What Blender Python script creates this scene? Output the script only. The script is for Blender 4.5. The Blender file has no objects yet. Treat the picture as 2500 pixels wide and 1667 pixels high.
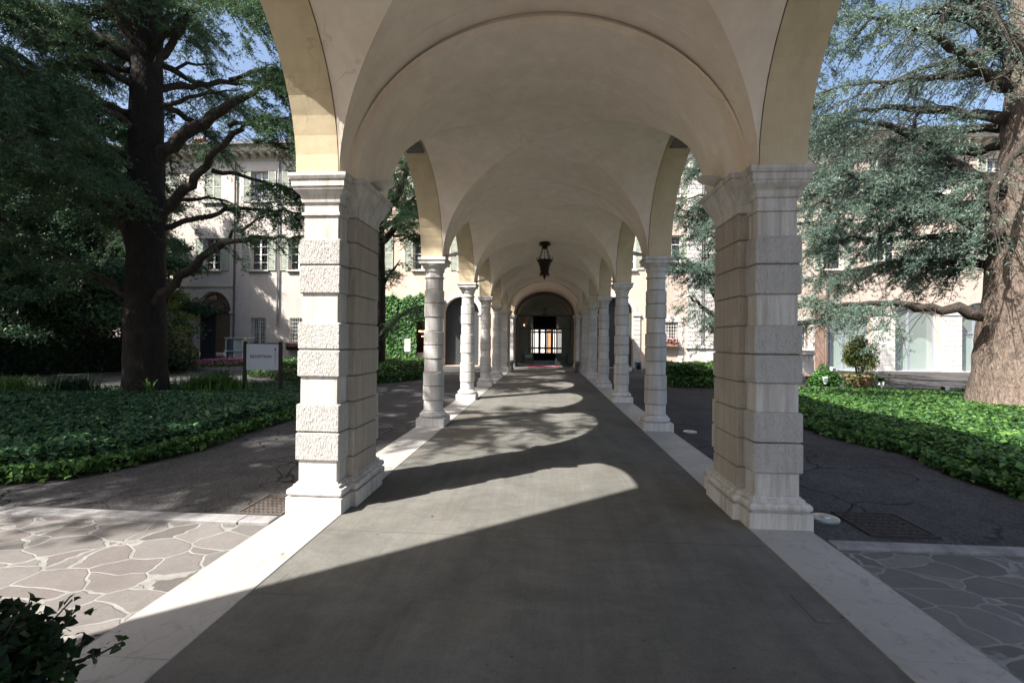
import bpy, math, random
import numpy as np
from mathutils import Vector, Matrix
random.seed(7); rng = np.random.default_rng(11)
S = bpy.context.scene
COL = S.collection
rad = math.radians

# ------------------------------------------------------------------ tagging
def tag(o, label=None, cat=None, group=None, kind=None):
    if label: o['label'] = label
    if cat: o['category'] = cat
    if group: o['group'] = group
    if kind: o['kind'] = kind
    return o
def empty(name, loc=(0, 0, 0), rz=0, **k):
    o = bpy.data.objects.new(name, None); COL.objects.link(o)
    o.location = loc; o.rotation_euler = (0, 0, rz); o.empty_display_size = .1
    return tag(o, **k)
def link_mesh(name, me, parent=None, smooth=False):
    if smooth:
        me.polygons.foreach_set('use_smooth', [True] * len(me.polygons))
    o = bpy.data.objects.new(name, me); COL.objects.link(o)
    if parent: o.parent = parent
    return o
def copy_tree(o, parent=None):
    c = o.copy(); COL.objects.link(c); c.parent = parent
    for ch in [x for x in bpy.data.objects if x.parent == o]: copy_tree(ch, c)
    return c

# ------------------------------------------------------------------ materials
MAT = {}
class NT:
    def __init__(s, name):
        s.m = bpy.data.materials.new(name); s.m.use_nodes = True
        s.t = s.m.node_tree; s.b = s.t.nodes['Principled BSDF']; MAT[name] = s.m
        s.b.inputs['Roughness'].default_value = .85
        s.b.inputs['Specular IOR Level'].default_value = .3
        s.co = None
    def n(s, typ, **kw):
        nd = s.t.nodes.new(typ)
        for k, v in kw.items():
            if isinstance(k, str) and k.startswith('i_'):
                nd.inputs[k[2:].replace('_', ' ')].default_value = v
            else: setattr(nd, k, v)
        return nd
    def l(s, a, b): s.t.links.new(a, b)
    def pos(s, scale=(1, 1, 1), obj=False, rot=(0, 0, 0)):
        tc = s.n('ShaderNodeTexCoord'); mp = s.n('ShaderNodeMapping'); mp.inputs['Scale'].default_value = scale; mp.inputs['Rotation'].default_value = rot
        if obj: s.l(tc.outputs['Object'], mp.inputs['Vector'])
        else:
            g = s.n('ShaderNodeNewGeometry'); s.l(g.outputs['Position'], mp.inputs['Vector'])
        return mp.outputs['Vector']
    def noise(s, vec, scale, detail=5, rough=.6, dist=0):
        nd = s.n('ShaderNodeTexNoise'); nd.inputs['Scale'].default_value = scale
        nd.inputs['Detail'].default_value = detail; nd.inputs['Roughness'].default_value = rough
        nd.inputs['Distortion'].default_value = dist
        s.l(vec, nd.inputs['Vector']); return nd.outputs['Fac']
    def ramp(s, fac, stops):
        r = s.n('ShaderNodeValToRGB'); e = r.color_ramp.elements
        while len(e) < len(stops): e.new(.5)
        for i, (p, c) in enumerate(stops):
            e[i].position = p; e[i].color = c if len(c) == 4 else (*c, 1)
        s.l(fac, r.inputs['Fac']); return r.outputs['Color']
    def mix(s, fac, a, b, mode='MIX'):
        m = s.n('ShaderNodeMix', data_type='RGBA', blend_type=mode)
        for sock, v in ((m.inputs[0], fac), (m.inputs[6], a), (m.inputs[7], b)):
            if hasattr(v, 'is_output') or hasattr(v, 'links'): s.l(v, sock)
            else: sock.default_value = v if not isinstance(v, tuple) or len(v) == 4 else (*v, 1)
        return m.outputs[2]
    def math(s, op, a, b=None):
        m = s.n('ShaderNodeMath', operation=op)
        for i, v in enumerate((a, b)):
            if v is None: continue
            if hasattr(v, 'links'): s.l(v, m.inputs[i])
            else: m.inputs[i].default_value = v
        return m.outputs[0]
    def bump(s, h, strength=.5, dist=.01, prev=None):
        b = s.n('ShaderNodeBump'); b.inputs['Strength'].default_value = strength
        b.inputs['Distance'].default_value = dist; s.l(h, b.inputs['Height'])
        if prev: s.l(prev, b.inputs['Normal'])
        return b.outputs['Normal']
    def color(s, c):
        if hasattr(c, 'links'): s.l(c, s.b.inputs['Base Color'])
        else: s.b.inputs['Base Color'].default_value = (*c, 1)
    def normal(s, n): s.l(n, s.b.inputs['Normal'])
    def rough(s, r): s.b.inputs['Roughness'].default_value = r

def plaster(name, base, dark, bump=.25, stain=.5, cracks=False):
    k = NT(name); v = k.pos()
    big = k.noise(v, .9, 6, .62, .6); mid = k.noise(v, 5, 5, .6)
    c = k.mix(k.ramp(big, [(.35, (0, 0, 0)), (.75, (1, 1, 1))]), dark, base)
    c = k.mix(stain * .35, c, k.ramp(mid, [(.3, (.55, .5, .45)), (.7, (1, 1, 1))]), 'MULTIPLY')
    st = k.noise(k.pos((3, 3, .35)), 1.5, 6, .7)
    c = k.mix(stain * .4, c, k.ramp(st, [(.35, (.6, .55, .48)), (.6, (1, 1, 1))]), 'MULTIPLY')
    if cracks:
        ns = k.n('ShaderNodeTexNoise'); ns.inputs['Scale'].default_value = 1.4; ns.inputs['Detail'].default_value = 5; k.l(v, ns.inputs['Vector'])
        vn = k.n('ShaderNodeTexVoronoi', feature='DISTANCE_TO_EDGE'); vn.inputs['Scale'].default_value = .8
        k.l(k.mix(.5, v, ns.outputs['Color'], 'LINEAR_LIGHT'), vn.inputs['Vector'])
        cm = k.math('MULTIPLY', k.ramp(vn.outputs['Distance'], [(0, (1, 1, 1)), (.006, (0, 0, 0))]), k.ramp(k.noise(v, .6, 3), [(.52, (0, 0, 0)), (.62, (1, 1, 1))]))
        c = k.mix(k.math('MULTIPLY', cm, .45), c, tuple(x * .45 for x in base))
        pt = k.noise(v, 1.7, 4, .55, 1.0)
        c = k.mix(k.ramp(pt, [(.62, (0, 0, 0)), (.66, (.35, .35, .35))]), c, tuple(x * .82 for x in base))
    k.color(c); h = k.noise(v, 14, 8, .65)
    k.normal(k.bump(mid, .3, .02, k.bump(h, bump, .006)))
    return k.m
plaster('vault_plaster', (.90, .82, .715), (.84, .735, .62), .35, .5, True)
plaster('ochre_plaster', (.68, .59, .42), (.59, .49, .32), .3, .7, True)
plaster('grey_plaster', (.58, .54, .50), (.51, .465, .425), .2, .6)
plaster('peach_plaster', (.66, .53, .44), (.60, .46, .36), .25, .7)
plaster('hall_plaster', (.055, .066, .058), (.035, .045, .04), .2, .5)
plaster('rose_plaster', (.53, .45, .40), (.46, .375, .32), .25, .8)
plaster('brown_plaster', (.33, .22, .17), (.22, .15, .12), .3, .9)
plaster('pale_plaster', (.78, .77, .75), (.72, .71, .69), .15, .3)
plaster('cornice_plaster', (.58, .53, .47), (.50, .45, .38), .15, .7)

def stone(name, base, rough_amt, streak=.5, size=34, stretch=(1, 1, 1)):
    k = NT(name); v = k.pos()
    big = k.noise(v, 2.2, 6, .65, .4)
    c = k.mix(k.ramp(big, [(.3, (0, 0, 0)), (.7, (1, 1, 1))]), tuple(x * .86 for x in base), base)
    st = k.noise(k.pos((9, 9, .7)), 1.6, 6, .7)
    c = k.mix(streak, c, k.ramp(st, [(.36, (.62, .58, .52)), (.58, (1, 1, 1))]), 'MULTIPLY')
    pit = k.noise(v, 60, 3, .7)
    c = k.mix(.5, c, k.ramp(pit, [(.3, (.45, .42, .4)), (.42, (1, 1, 1))]), 'MULTIPLY')
    if rough_amt > 0:
        r = k.noise(k.pos(stretch, rot=(.0, .75, .0)), size, 4, .7, .3)
        vo = k.n('ShaderNodeTexVoronoi'); vo.inputs['Scale'].default_value = size * 1.1
        k.l(k.pos(stretch), vo.inputs['Vector'])
        c = k.mix(rough_amt * .35, c, k.ramp(r, [(.36, (.6, .57, .54)), (.5, (1, 1, 1))]), 'MULTIPLY')  # hollows of the bump also darkened in colour, imitating occlusion shade
        k.normal(k.bump(r, rough_amt * .9, .028, k.bump(vo.outputs['Distance'], rough_amt * .5, .018)))
    else:
        k.normal(k.bump(k.noise(v, 26, 6, .7), .35, .006))
    k.color(c); k.rough(.75); return k.m
stone('stone_smooth', (.60, .58, .555), 0, .8)
stone('stone_rough', (.60, .58, .555), 1.0, .3, 75, (1, .8, .38))
stone('stone_tooled', (.52, .47, .405), .8, .45, 70)
stone('stone_grime', (.27, .235, .19), 0, .5)
stone('stone_column', (.64, .62, .60), 0, .6)
stone('stone_column_rough', (.60, .58, .555), .6, .5, 50)

def strip_mat():
    k = NT('strip_stone'); v = k.pos()
    a = k.noise(v, 1.3, 6, .6, .5); b = k.noise(k.pos((1, 1, 1)), 7, 8, .75, 1.2)
    c = k.mix(k.ramp(a, [(.3, (0, 0, 0)), (.7, (1, 1, 1))]), (.31, .295, .275), (.40, .38, .355))
    c = k.mix(.55, c, k.ramp(b, [(.34, (.5, .46, .42)), (.47, (1, 1, 1))]), 'MULTIPLY')
    vn = k.n('ShaderNodeTexVoronoi', feature='DISTANCE_TO_EDGE'); vn.inputs['Scale'].default_value = 1.4
    nn = k.n('ShaderNodeTexNoise'); k.l(v, nn.inputs['Vector']); nn.inputs['Scale'].default_value = 2; w = k.mix(.35, v, nn.outputs['Color'], 'LINEAR_LIGHT')
    k.l(w, vn.inputs['Vector'])
    c = k.mix(.22, c, k.ramp(vn.outputs['Distance'], [(.0, (.45, .4, .36)), (.008, (1, 1, 1))]), 'MULTIPLY')
    k.color(c); k.rough(.6); k.normal(k.bump(b, .15, .004))
strip_mat()
def floor_mat():
    k = NT('walk_concrete'); v = k.pos()
    a = k.noise(v, .8, 6, .62, .8); b = k.noise(k.pos((1, 1.6, 1)), 4, 7, .7, .6); f = k.noise(v, 90, 3, .6)
    c = k.mix(k.ramp(a, [(.3, (0, 0, 0)), (.72, (1, 1, 1))]), (.122, .119, .107), (.19, .184, .168))
    c = k.mix(.5, c, k.ramp(b, [(.3, (.62, .62, .6)), (.62, (1, 1, 1))]), 'MULTIPLY')
    c = k.mix(.35, c, k.ramp(f, [(.35, (.6, .6, .6)), (.6, (1.0, 1, 1))]), 'MULTIPLY')
    sm = k.noise(k.pos((1, .7, 1)), .55, 5, .6, 1.5)
    c = k.mix(k.ramp(sm, [(.55, (0, 0, 0)), (.70, (.55, .55, .55))]), c, (.135, .115, .08))
    tr = k.noise(k.pos((3.5, .25, 1)), 1.4, 5, .7, .6)
    c = k.mix(.45, c, k.ramp(tr, [(.35, (.72, .72, .72)), (.65, (1.12, 1.12, 1.12))]), 'MULTIPLY')
    sp = k.noise(v, 23, 2, .5)
    c = k.mix(k.ramp(sp, [(.235, (1, 1, 1)), (.25, (0, 0, 0))]), c, (.07, .065, .06))
    k.color(c); k.rough(.9); k.b.inputs['Specular IOR Level'].default_value = .06
    k.normal(k.bump(f, .25, .003, k.bump(b, .3, .01)))
floor_mat()
def asphalt_mat():
    k = NT('asphalt'); v = k.pos()
    a = k.noise(v, .5, 6, .6, .5); f = k.noise(v, 48, 3, .85); m = k.noise(v, 3, 6, .7)
    c = k.mix(k.ramp(a, [(.3, (0, 0, 0)), (.7, (1, 1, 1))]), (.050, .050, .051), (.088, .086, .085))
    c = k.mix(.8, c, k.ramp(f, [(.3, (.45, .45, .45)), (.52, (1, 1, 1)), (.70, (2.6, 2.5, 2.4))]), 'MULTIPLY')
    c = k.mix(.5, c, k.ramp(m, [(.3, (.6, .6, .6)), (.7, (1.25, 1.2, 1.15))]), 'MULTIPLY')
    ns = k.n('ShaderNodeTexNoise'); ns.inputs['Scale'].default_value = 1.1; ns.inputs['Detail'].default_value = 6
    k.l(v, ns.inputs['Vector'])
    w = k.mix(.42, v, ns.outputs['Color'], 'LINEAR_LIGHT')
    vn = k.n('ShaderNodeTexVoronoi', feature='DISTANCE_TO_EDGE'); vn.inputs['Scale'].default_value = 1.15
    k.l(w, vn.inputs['Vector'])
    mask = k.ramp(k.noise(v, .45, 3, .5), [(.46, (0, 0, 0)), (.56, (1, 1, 1))])
    cr = k.ramp(vn.outputs['Distance'], [(.0, (1, 1, 1)), (.02, (0, 0, 0))])
    cm = k.math('MULTIPLY', cr, mask)
    c = k.mix(cm, c, (.015, .015, .015))
    k.color(c); k.rough(.95); k.b.inputs['Specular IOR Level'].default_value = .1
    h = k.math('SUBTRACT', f, k.math('MULTIPLY', cm, 2.0))
    k.normal(k.bump(h, .8, .012))
asphalt_mat()
def flag_mat():
    k = NT('flagstones'); v0 = k.pos((1.0, 1.35, 1))
    ns = k.n('ShaderNodeTexNoise'); ns.inputs['Scale'].default_value = 1.6; ns.inputs['Detail'].default_value = 3
    k.l(v0, ns.inputs['Vector'])
    v = k.mix(.16, v0, ns.outputs['Color'], 'LINEAR_LIGHT')
    vn = k.n('ShaderNodeTexVoronoi', feature='DISTANCE_TO_EDGE'); vc = k.n('ShaderNodeTexVoronoi')
    for q in (vn, vc): q.inputs['Scale'].default_value = 2.9; q.inputs['Randomness'].default_value = .95; k.l(v, q.inputs['Vector'])
    rn = k.n('ShaderNodeSeparateColor'); k.l(vc.outputs['Color'], rn.inputs[0])
    c = k.ramp(rn.outputs[0], [(0, (.10, .092, .086)), (.35, (.165, .155, .146)), (.7, (.13, .113, .108)), (1, (.20, .19, .175))])
    p = k.pos(); n1 = k.noise(p, 6, 7, .7, .5); n2 = k.noise(p, 60, 3, .7)
    c = k.mix(.5, c, k.ramp(n1, [(.3, (.7, .68, .66)), (.68, (1.1, 1.1, 1.08))]), 'MULTIPLY')
    c = k.mix(.4, c, k.ramp(n2, [(.3, (.6, .6, .6)), (.6, (1.1, 1.1, 1.1))]), 'MULTIPLY')
    e = k.math('ADD', vn.outputs['Distance'], k.math('MULTIPLY', k.math('SUBTRACT', n1, .5), .07))
    g = k.ramp(e, [(.020, (1, 1, 1)), (.034, (0, 0, 0))])
    mort = k.mix(k.ramp(n1, [(.35, (0, 0, 0)), (.65, (1, 1, 1))]), (.165, .16, .147), (.27, .26, .24))
    k.color(k.mix(g, c, mort)); k.rough(.7)
    inv = k.math('SUBTRACT', 1.0, g)
    k.normal(k.bump(n2, .25, .005, k.bump(inv, .6, .008)))
flag_mat()
def kerb():
    k = NT('kerb_stone'); v = k.pos(); n1 = k.noise(v, 5, 7, .75, .4); n2 = k.noise(v, 80, 3, .6)
    c = k.ramp(n1, [(.3, (.15, .145, .14)), (.55, (.27, .26, .255)), (.75, (.36, .35, .34))])
    k.color(k.mix(.5, c, k.ramp(n2, [(.3, (.6, .6, .6)), (.6, (1, 1, 1))]), 'MULTIPLY')); k.normal(k.bump(n1, .4, .01))
kerb()
def simple(name, c, rough=.6, metal=0, nz=0, nscale=20, bumpd=.003):
    k = NT(name); k.rough(rough); k.b.inputs['Metallic'].default_value = metal
    if nz:
        f = k.noise(k.pos(), nscale, 5, .65)
        lo = 1 - nz; hi = 1 + nz * .5
        k.color(k.mix(1.0, c, k.ramp(f, [(.3, (lo, lo, lo)), (.7, (hi, hi, hi))]), 'MULTIPLY'))
        k.normal(k.bump(f, .3, bumpd))
    else: k.color(c)
    return k.m
simple('black_iron', (.010, .010, .010), .6, 0, .3)
simple('lantern_iron', (.02, .017, .013), .6, .3, .4)
simple('shutter_paint', (.40, .43, .36), .6, 0, .25, 9)
simple('frame_white', (.66, .65, .60), .5, 0, .15, 8)
simple('frame_dark', (.05, .055, .06), .5, 0, .2)
simple('frame_steel', (.36, .38, .44), .35, .4, .1)
simple('sill_stone', (.58, .55, .50), .8, 0, .2)
simple('pipe_brown', (.13, .095, .085), .5, .2, .3)
simple('pipe_grey', (.26, .25, .27), .4, .4, .2)
simple('gutter', (.12, .12, .13), .5, .4, .2)
simple('terracotta', (.36, .17, .11), .8, 0, .35, 9)
simple('terracotta_pot', (.40, .21, .145), .85, 0, .3, 7)
simple('sign_panel', (.40, .43, .49), .5, 0, .05)
simple('sign_text', (.09, .012, .03), .5)
simple('sign_arrow', (.03, .03, .05), .5)
simple('brass', (.55, .42, .18), .35, .9)
simple('lamp_white', (.62, .60, .56), .4, .1, .12)
simple('disc_metal', (.52, .52, .50), .35, .6, .2)
simple('cabinet_white', (.62, .66, .64), .45, 0, .1)
simple('light_white', (.75, .76, .78), .4)
simple('bin_metal', (.35, .34, .33), .3, .8, .3)
simple('red_carpet', (.30, .03, .06), .95, 0, .3, 60)
simple('bench_wood', (.27, .11, .075), .6, 0, .4, 12)
simple('hose_blue', (.03, .16, .32), .45)
simple('hose_dark', (.02, .03, .03), .6)
simple('door_wood', (.055, .028, .018), .45, 0, .4, 14)
simple('ceiling_grey', (.20, .19, .17), .8, 0, .2)
simple('curtain', (.55, .54, .55), .9, 0, .25, 14)
simple('soil', (.035, .028, .02), 1, 0, .5, 15)
simple('bed_soil', (.03, .03, .02), 1, 0, .5, 9)
simple('drain_iron', (.055, .05, .047), .8, .1, .4, 30)
simple('drain_rust', (.11, .092, .08), .8, .1, .4, 30)
simple('grout_dark', (.11, .10, .09), .9)
simple('board_white', (.6, .58, .56), .5, 0, .1)
simple('board_print', (.22, .2, .2), .6)
simple('pink_petal', (.38, .07, .19), .6)
simple('rose_petal', (.62, .28, .34), .6)
simple('orange_door_arch_glow', (.42, .23, .11), .8, 0, .2)  # own colour on the rear door; warm lamplight painted onto the inner arch

def pane(name, c, rough=.06):
    k = NT(name); k.rough(rough); k.b.inputs['Specular IOR Level'].default_value = .8
    f = k.noise(k.pos((1, 1, .3)), 2.2, 3, .5)
    k.color(k.mix(k.ramp(f, [(.35, (0, 0, 0)), (.65, (1, 1, 1))]), tuple(x * .35 for x in c), c))
    k.normal(k.bump(k.noise(k.pos(), 1.5, 2), .08, .02))
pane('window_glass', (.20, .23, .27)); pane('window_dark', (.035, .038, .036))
def clear_glass(name, tint, refl=.16, alpha=.75):
    k = NT(name); t = k.t
    tr = k.n('ShaderNodeBsdfTransparent'); tr.inputs[0].default_value = (*tint, 1)
    gl = k.n('ShaderNodeBsdfGlossy'); gl.inputs['Roughness'].default_value = .02
    fr = k.n('ShaderNodeFresnel'); fr.inputs['IOR'].default_value = 1.5
    mx = k.n('ShaderNodeMixShader'); f = k.math('MULTIPLY', fr.outputs[0], 1.0 + refl * 4)
    k.l(f, mx.inputs[0]); k.l(tr.outputs[0], mx.inputs[1]); k.l(gl.outputs[0], mx.inputs[2])
    k.l(mx.outputs[0], t.nodes['Material Output'].inputs['Surface'])
clear_glass('door_glass', (.74, .84, .80), .5); clear_glass('portal_glass', (.30, .36, .33), .3)
clear_glass('inner_glass', (.85, .88, .86), .1)
def film(name, c, alpha):
    k = NT(name); tr = k.n('ShaderNodeBsdfTransparent'); df = k.n('ShaderNodeBsdfDiffuse'); df.inputs[0].default_value = (*c, 1)
    gl = k.n('ShaderNodeBsdfGlossy'); gl.inputs['Roughness'].default_value = .03
    a = k.n('ShaderNodeMixShader'); a.inputs[0].default_value = alpha; k.l(tr.outputs[0], a.inputs[1]); k.l(df.outputs[0], a.inputs[2])
    b = k.n('ShaderNodeMixShader'); b.inputs[0].default_value = .14; k.l(a.outputs[0], b.inputs[1]); k.l(gl.outputs[0], b.inputs[2])
    k.l(b.outputs[0], k.t.nodes['Material Output'].inputs['Surface'])
film('portal_reflection_tint', (.025, .05, .042), .7); film('arch_glass', (.16, .155, .11), .8)  # entrance pane: dark greenish reflection painted into the glass colour
film('glass_film', (.42, .52, .48), .75); film('pale_glare_glass', (.38, .46, .44), .38)  # pale green diffuse share paints bright reflections into the door glass
def emis(name, c, s):
    k = NT(name); k.b.inputs['Emission Color'].default_value = (*c, 1); k.b.inputs['Emission Strength'].default_value = s
emis('warm_bulb', (1, .62, .28), 6)

def bark(name, lo, hi, scale=9):
    k = NT(name); v = k.pos((1, 1, .35)); n1 = k.noise(v, scale, 7, .72, .6); n2 = k.noise(k.pos(), 2, 5)
    vo = k.n('ShaderNodeTexVoronoi', feature='DISTANCE_TO_EDGE'); vo.inputs['Scale'].default_value = scale * 1.4
    k.l(v, vo.inputs['Vector'])
    c = k.ramp(n1, [(.3, lo), (.7, hi)])
    c = k.mix(.4, c, k.ramp(n2, [(.35, (.65, .62, .6)), (.7, (1.2, 1.15, 1.1))]), 'MULTIPLY')
    k.color(c); k.rough(.95)
    k.normal(k.bump(vo.outputs['Distance'], .9, .04, k.bump(n1, 1.0, .05)))
bark('bark_dark', (.008, .007, .006), (.026, .021, .018)); bark('bark_limb', (.02, .017, .014), (.08, .065, .054), 14); bark('bark_grey', (.055, .043, .036), (.25, .195, .16), 13)
bark('twig_bark', (.04, .03, .022), (.13, .10, .075), 16)
def leafm(name, a, b, c3=None, trans=.25, rough=.55):
    k = NT(name); g = k.n('ShaderNodeNewGeometry')
    stops = [(0, a), (.6, b)] + ([(1, c3)] if c3 else [])
    c = k.ramp(g.outputs['Random Per Island'], stops)
    big = k.noise(k.pos(), .7, 3)
    c = k.mix(.5, c, k.ramp(big, [(.35, (.6, .68, .68)), (.68, (1.25, 1.2, 1.05))]), 'MULTIPLY')
    k.color(c); k.rough(rough); k.b.inputs['Specular IOR Level'].default_value = .25
    tl = k.n('ShaderNodeBsdfTranslucent'); k.l(c, tl.inputs['Color'])
    mx = k.n('ShaderNodeMixShader'); mx.inputs[0].default_value = trans
    out = k.t.nodes['Material Output']
    k.l(k.b.outputs[0], mx.inputs[1]); k.l(tl.outputs[0], mx.inputs[2]); k.l(mx.outputs[0], out.inputs['Surface'])
leafm('needles_green', (.03, .075, .042), (.07, .14, .075), (.17, .24, .10))
leafm('needles_dark', (.022, .06, .038), (.048, .105, .062), (.12, .18, .08), .25)
leafm('needles_blue', (.055, .10, .078), (.125, .185, .15), (.26, .33, .275))
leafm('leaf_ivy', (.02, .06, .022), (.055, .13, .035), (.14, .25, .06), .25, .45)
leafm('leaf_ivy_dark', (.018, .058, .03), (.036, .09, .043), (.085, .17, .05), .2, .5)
leafm('leaf_ivy_wall', (.03, .09, .025), (.07, .17, .045), (.13, .27, .08), .25, .4)
leafm('leaf_dark', (.008, .022, .014), (.018, .042, .022), (.04, .08, .035), .2)
leafm('leaf_olive', (.04, .05, .022), (.10, .115, .055), (.20, .21, .11), .25)
leafm('leaf_lime', (.08, .12, .02), (.17, .23, .05), (.28, .34, .09), .4)
leafm('leaf_nandina', (.05, .09, .025), (.10, .17, .05), (.30, .20, .08), .3)
leafm('grass_blade', (.03, .075, .02), (.07, .15, .035), (.13, .24, .05), .3)
leafm('leaf_bush', (.008, .02, .008), (.018, .045, .014), (.04, .08, .025), .2)

# ------------------------------------------------------------------ geometry helper
class MB:
    def __init__(s): s.v = []; s.f = []; s.m = []; s.cur = 0
    def add(s, vs, fs, mi=None):
        b = len(s.v); s.v += [tuple(map(float, p)) for p in vs]
        s.f += [tuple(b + i for i in f) for f in fs]; s.m += [s.cur if mi is None else mi] * len(fs); return s
    def box(s, x0, x1, y0, y1, z0, z1, mi=None, skip=()):
        vs = [(x0, y0, z0), (x1, y0, z0), (x1, y1, z0), (x0, y1, z0), (x0, y0, z1), (x1, y0, z1), (x1, y1, z1), (x0, y1, z1)]
        fs = [(0, 3, 2, 1), (4, 5, 6, 7), (0, 1, 5, 4), (1, 2, 6, 5), (2, 3, 7, 6), (3, 0, 4, 7)]
        return s.add(vs, fs, mi)
    def cbox(s, x0, x1, y0, y1, z0, z1, c=.01, mi=None):
        # box with chamfered edges all round (stack of loops)
        P = [(z0, c), (z0 + c, 0), (z1 - c, 0), (z1, c)]
        return s.stack([(z, x0 + i, x1 - i, y0 + i, y1 - i) for z, i in P], c, mi)
    def stack(s, loops, c=.008, mi=None, mis=None):
        vs = []
        for z, x0, x1, y0, y1 in loops:
            vs += [(x0 + c, y0, z), (x1 - c, y0, z), (x1, y0 + c, z), (x1, y1 - c, z), (x1 - c, y1, z), (x0 + c, y1, z), (x0, y1 - c, z), (x0, y0 + c, z)]
        b = len(s.v); s.v += vs; n = len(loops)
        for k in range(n - 1):
            for i in range(8):
                s.f.append((b + k * 8 + i, b + k * 8 + (i + 1) % 8, b + (k + 1) * 8 + (i + 1) % 8, b + (k + 1) * 8 + i))
                s.m.append(mis[k] if mis else (s.cur if mi is None else mi))
        s.f.append(tuple(b + (n - 1) * 8 + i for i in range(8))); s.m.append(mis[-1] if mis else (s.cur if mi is None else mi))
        s.f.append(tuple(b + 7 - i for i in range(8))); s.m.append(mis[0] if mis else (s.cur if mi is None else mi))
        return s
    def lathe(s, prof, cx=0, cy=0, n=28, mi=None, mis=None, jit=0):
        b = len(s.v); m = len(prof)
        for k, (z, r) in enumerate(prof):
            for i in range(n):
                a = 2 * math.pi * i / n
                rr = r + (random.uniform(-jit, jit) if jit else 0)
                s.v.append((cx + rr * math.cos(a), cy + rr * math.sin(a), z))
        for k in range(m - 1):
            for i in range(n):
                s.f.append((b + k * n + i, b + k * n + (i + 1) % n, b + (k + 1) * n + (i + 1) % n, b + (k + 1) * n + i))
                s.m.append(mis[k] if mis else (s.cur if mi is None else mi))
        s.f.append(tuple(b + (m - 1) * n + i for i in range(n))); s.m.append(mis[-1] if mis else (s.cur if mi is None else mi))
        s.f.append(tuple(b + n - 1 - i for i in range(n))); s.m.append(mis[0] if mis else (s.cur if mi is None else mi))
        return s
    def tube(s, pts, n=8, mi=None, wob=0):
        # pts: (x,y,z,r)
        b = len(s.v); m = len(pts); P = [Vector(p[:3]) for p in pts]
        up = Vector((0, 0, 1))
        for k in range(m):
            d = (P[min(k + 1, m - 1)] - P[max(k - 1, 0)]).normalized()
            if k == 0:
                u = d.cross(up)
                if u.length < .2: u = d.cross(Vector((1, 0, 0)))
            else: u = u - d * u.dot(d)
            u.normalize(); w = d.cross(u)
            for i in range(n):
                a = 2 * math.pi * i / n; r = pts[k][3] * (1 + (random.uniform(-wob, wob) if wob else 0))
                q = P[k] + (u * math.cos(a) + w * math.sin(a)) * r
                s.v.append(tuple(q))
        for k in range(m - 1):
            for i in range(n):
                s.f.append((b + k * n + i, b + k * n + (i + 1) % n, b + (k + 1) * n + (i + 1) % n, b + (k + 1) * n + i)); s.m.append(s.cur if mi is None else mi)
        s.f.append(tuple(b + i for i in range(n))); s.m.append(s.cur if mi is None else mi)
        s.f.append(tuple(b + (m - 1) * n + n - 1 - i for i in range(n))); s.m.append(s.cur if mi is None else mi)
        return s
    def build(s, name, mats, parent=None, smooth=False, loc=None):
        me = bpy.data.meshes.new(name); me.from_pydata(s.v, [], s.f)
        for m in (mats if isinstance(mats, (list, tuple)) else [mats]): me.materials.append(MAT[m])
        me.polygons.foreach_set('material_index', s.m)
        import bmesh
        bm = bmesh.new(); bm.from_mesh(me); bmesh.ops.recalc_face_normals(bm, faces=bm.faces[:]) if len(s.f) < 60000 else None
        bm.to_mesh(me); bm.free()
        o = link_mesh(name, me, parent)
        if smooth:
            me.polygons.foreach_set('use_smooth', [True] * len(me.polygons)); me.set_sharp_from_angle(angle=rad(smooth if smooth is not True else 40))
        if loc: o.location = loc
        return o
def np_mesh(name, verts, faces, mat, parent=None):
    # verts (N,3), faces (M,k)
    me = bpy.data.meshes.new(name); k = faces.shape[1]
    me.vertices.add(len(verts)); me.vertices.foreach_set('co', verts.astype(np.float32).ravel())
    me.loops.add(faces.size); me.loops.foreach_set('vertex_index', faces.astype(np.int32).ravel())
    me.polygons.add(len(faces)); me.polygons.foreach_set('loop_start', np.arange(0, faces.size, k, dtype=np.int32))
    me.materials.append(MAT[mat]); me.update(calc_edges=True)
    return link_mesh(name, me, parent)
def unit(a): return a / (np.linalg.norm(a, axis=-1, keepdims=True) + 1e-9)

# leaves: quads with a fold; centers (N,3)
def leaf_mesh(name, C, size, mat, parent=None, updir=None, flat=.0, aspect=.75):
    N = len(C); sz = size * rng.uniform(.6, 1.25, (N, 1))
    n = rng.normal(size=(N, 3))
    if updir is not None: n = n * (1 - flat) + np.asarray(updir) * (flat * 2.2)
    n = unit(n); t = unit(np.cross(n, rng.normal(size=(N, 3)))); b = np.cross(n, t)
    w = sz * aspect * .5
    p0 = C - t * sz * .5; p1 = C + b * w - n * sz * .12 + t * sz * .05; p2 = C + t * sz * .5 - n * sz * .1; p3 = C - b * w - n * sz * .12 + t * sz * .05
    V = np.stack([p0, p1, p2, p3], 1).reshape(-1, 3); i = np.arange(N)[:, None] * 4
    F = np.concatenate([i + np.array([[0, 1, 2]]), i + np.array([[0, 2, 3]])], 1).reshape(-1, 3)
    return np_mesh(name, V, F, mat, parent)
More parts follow.
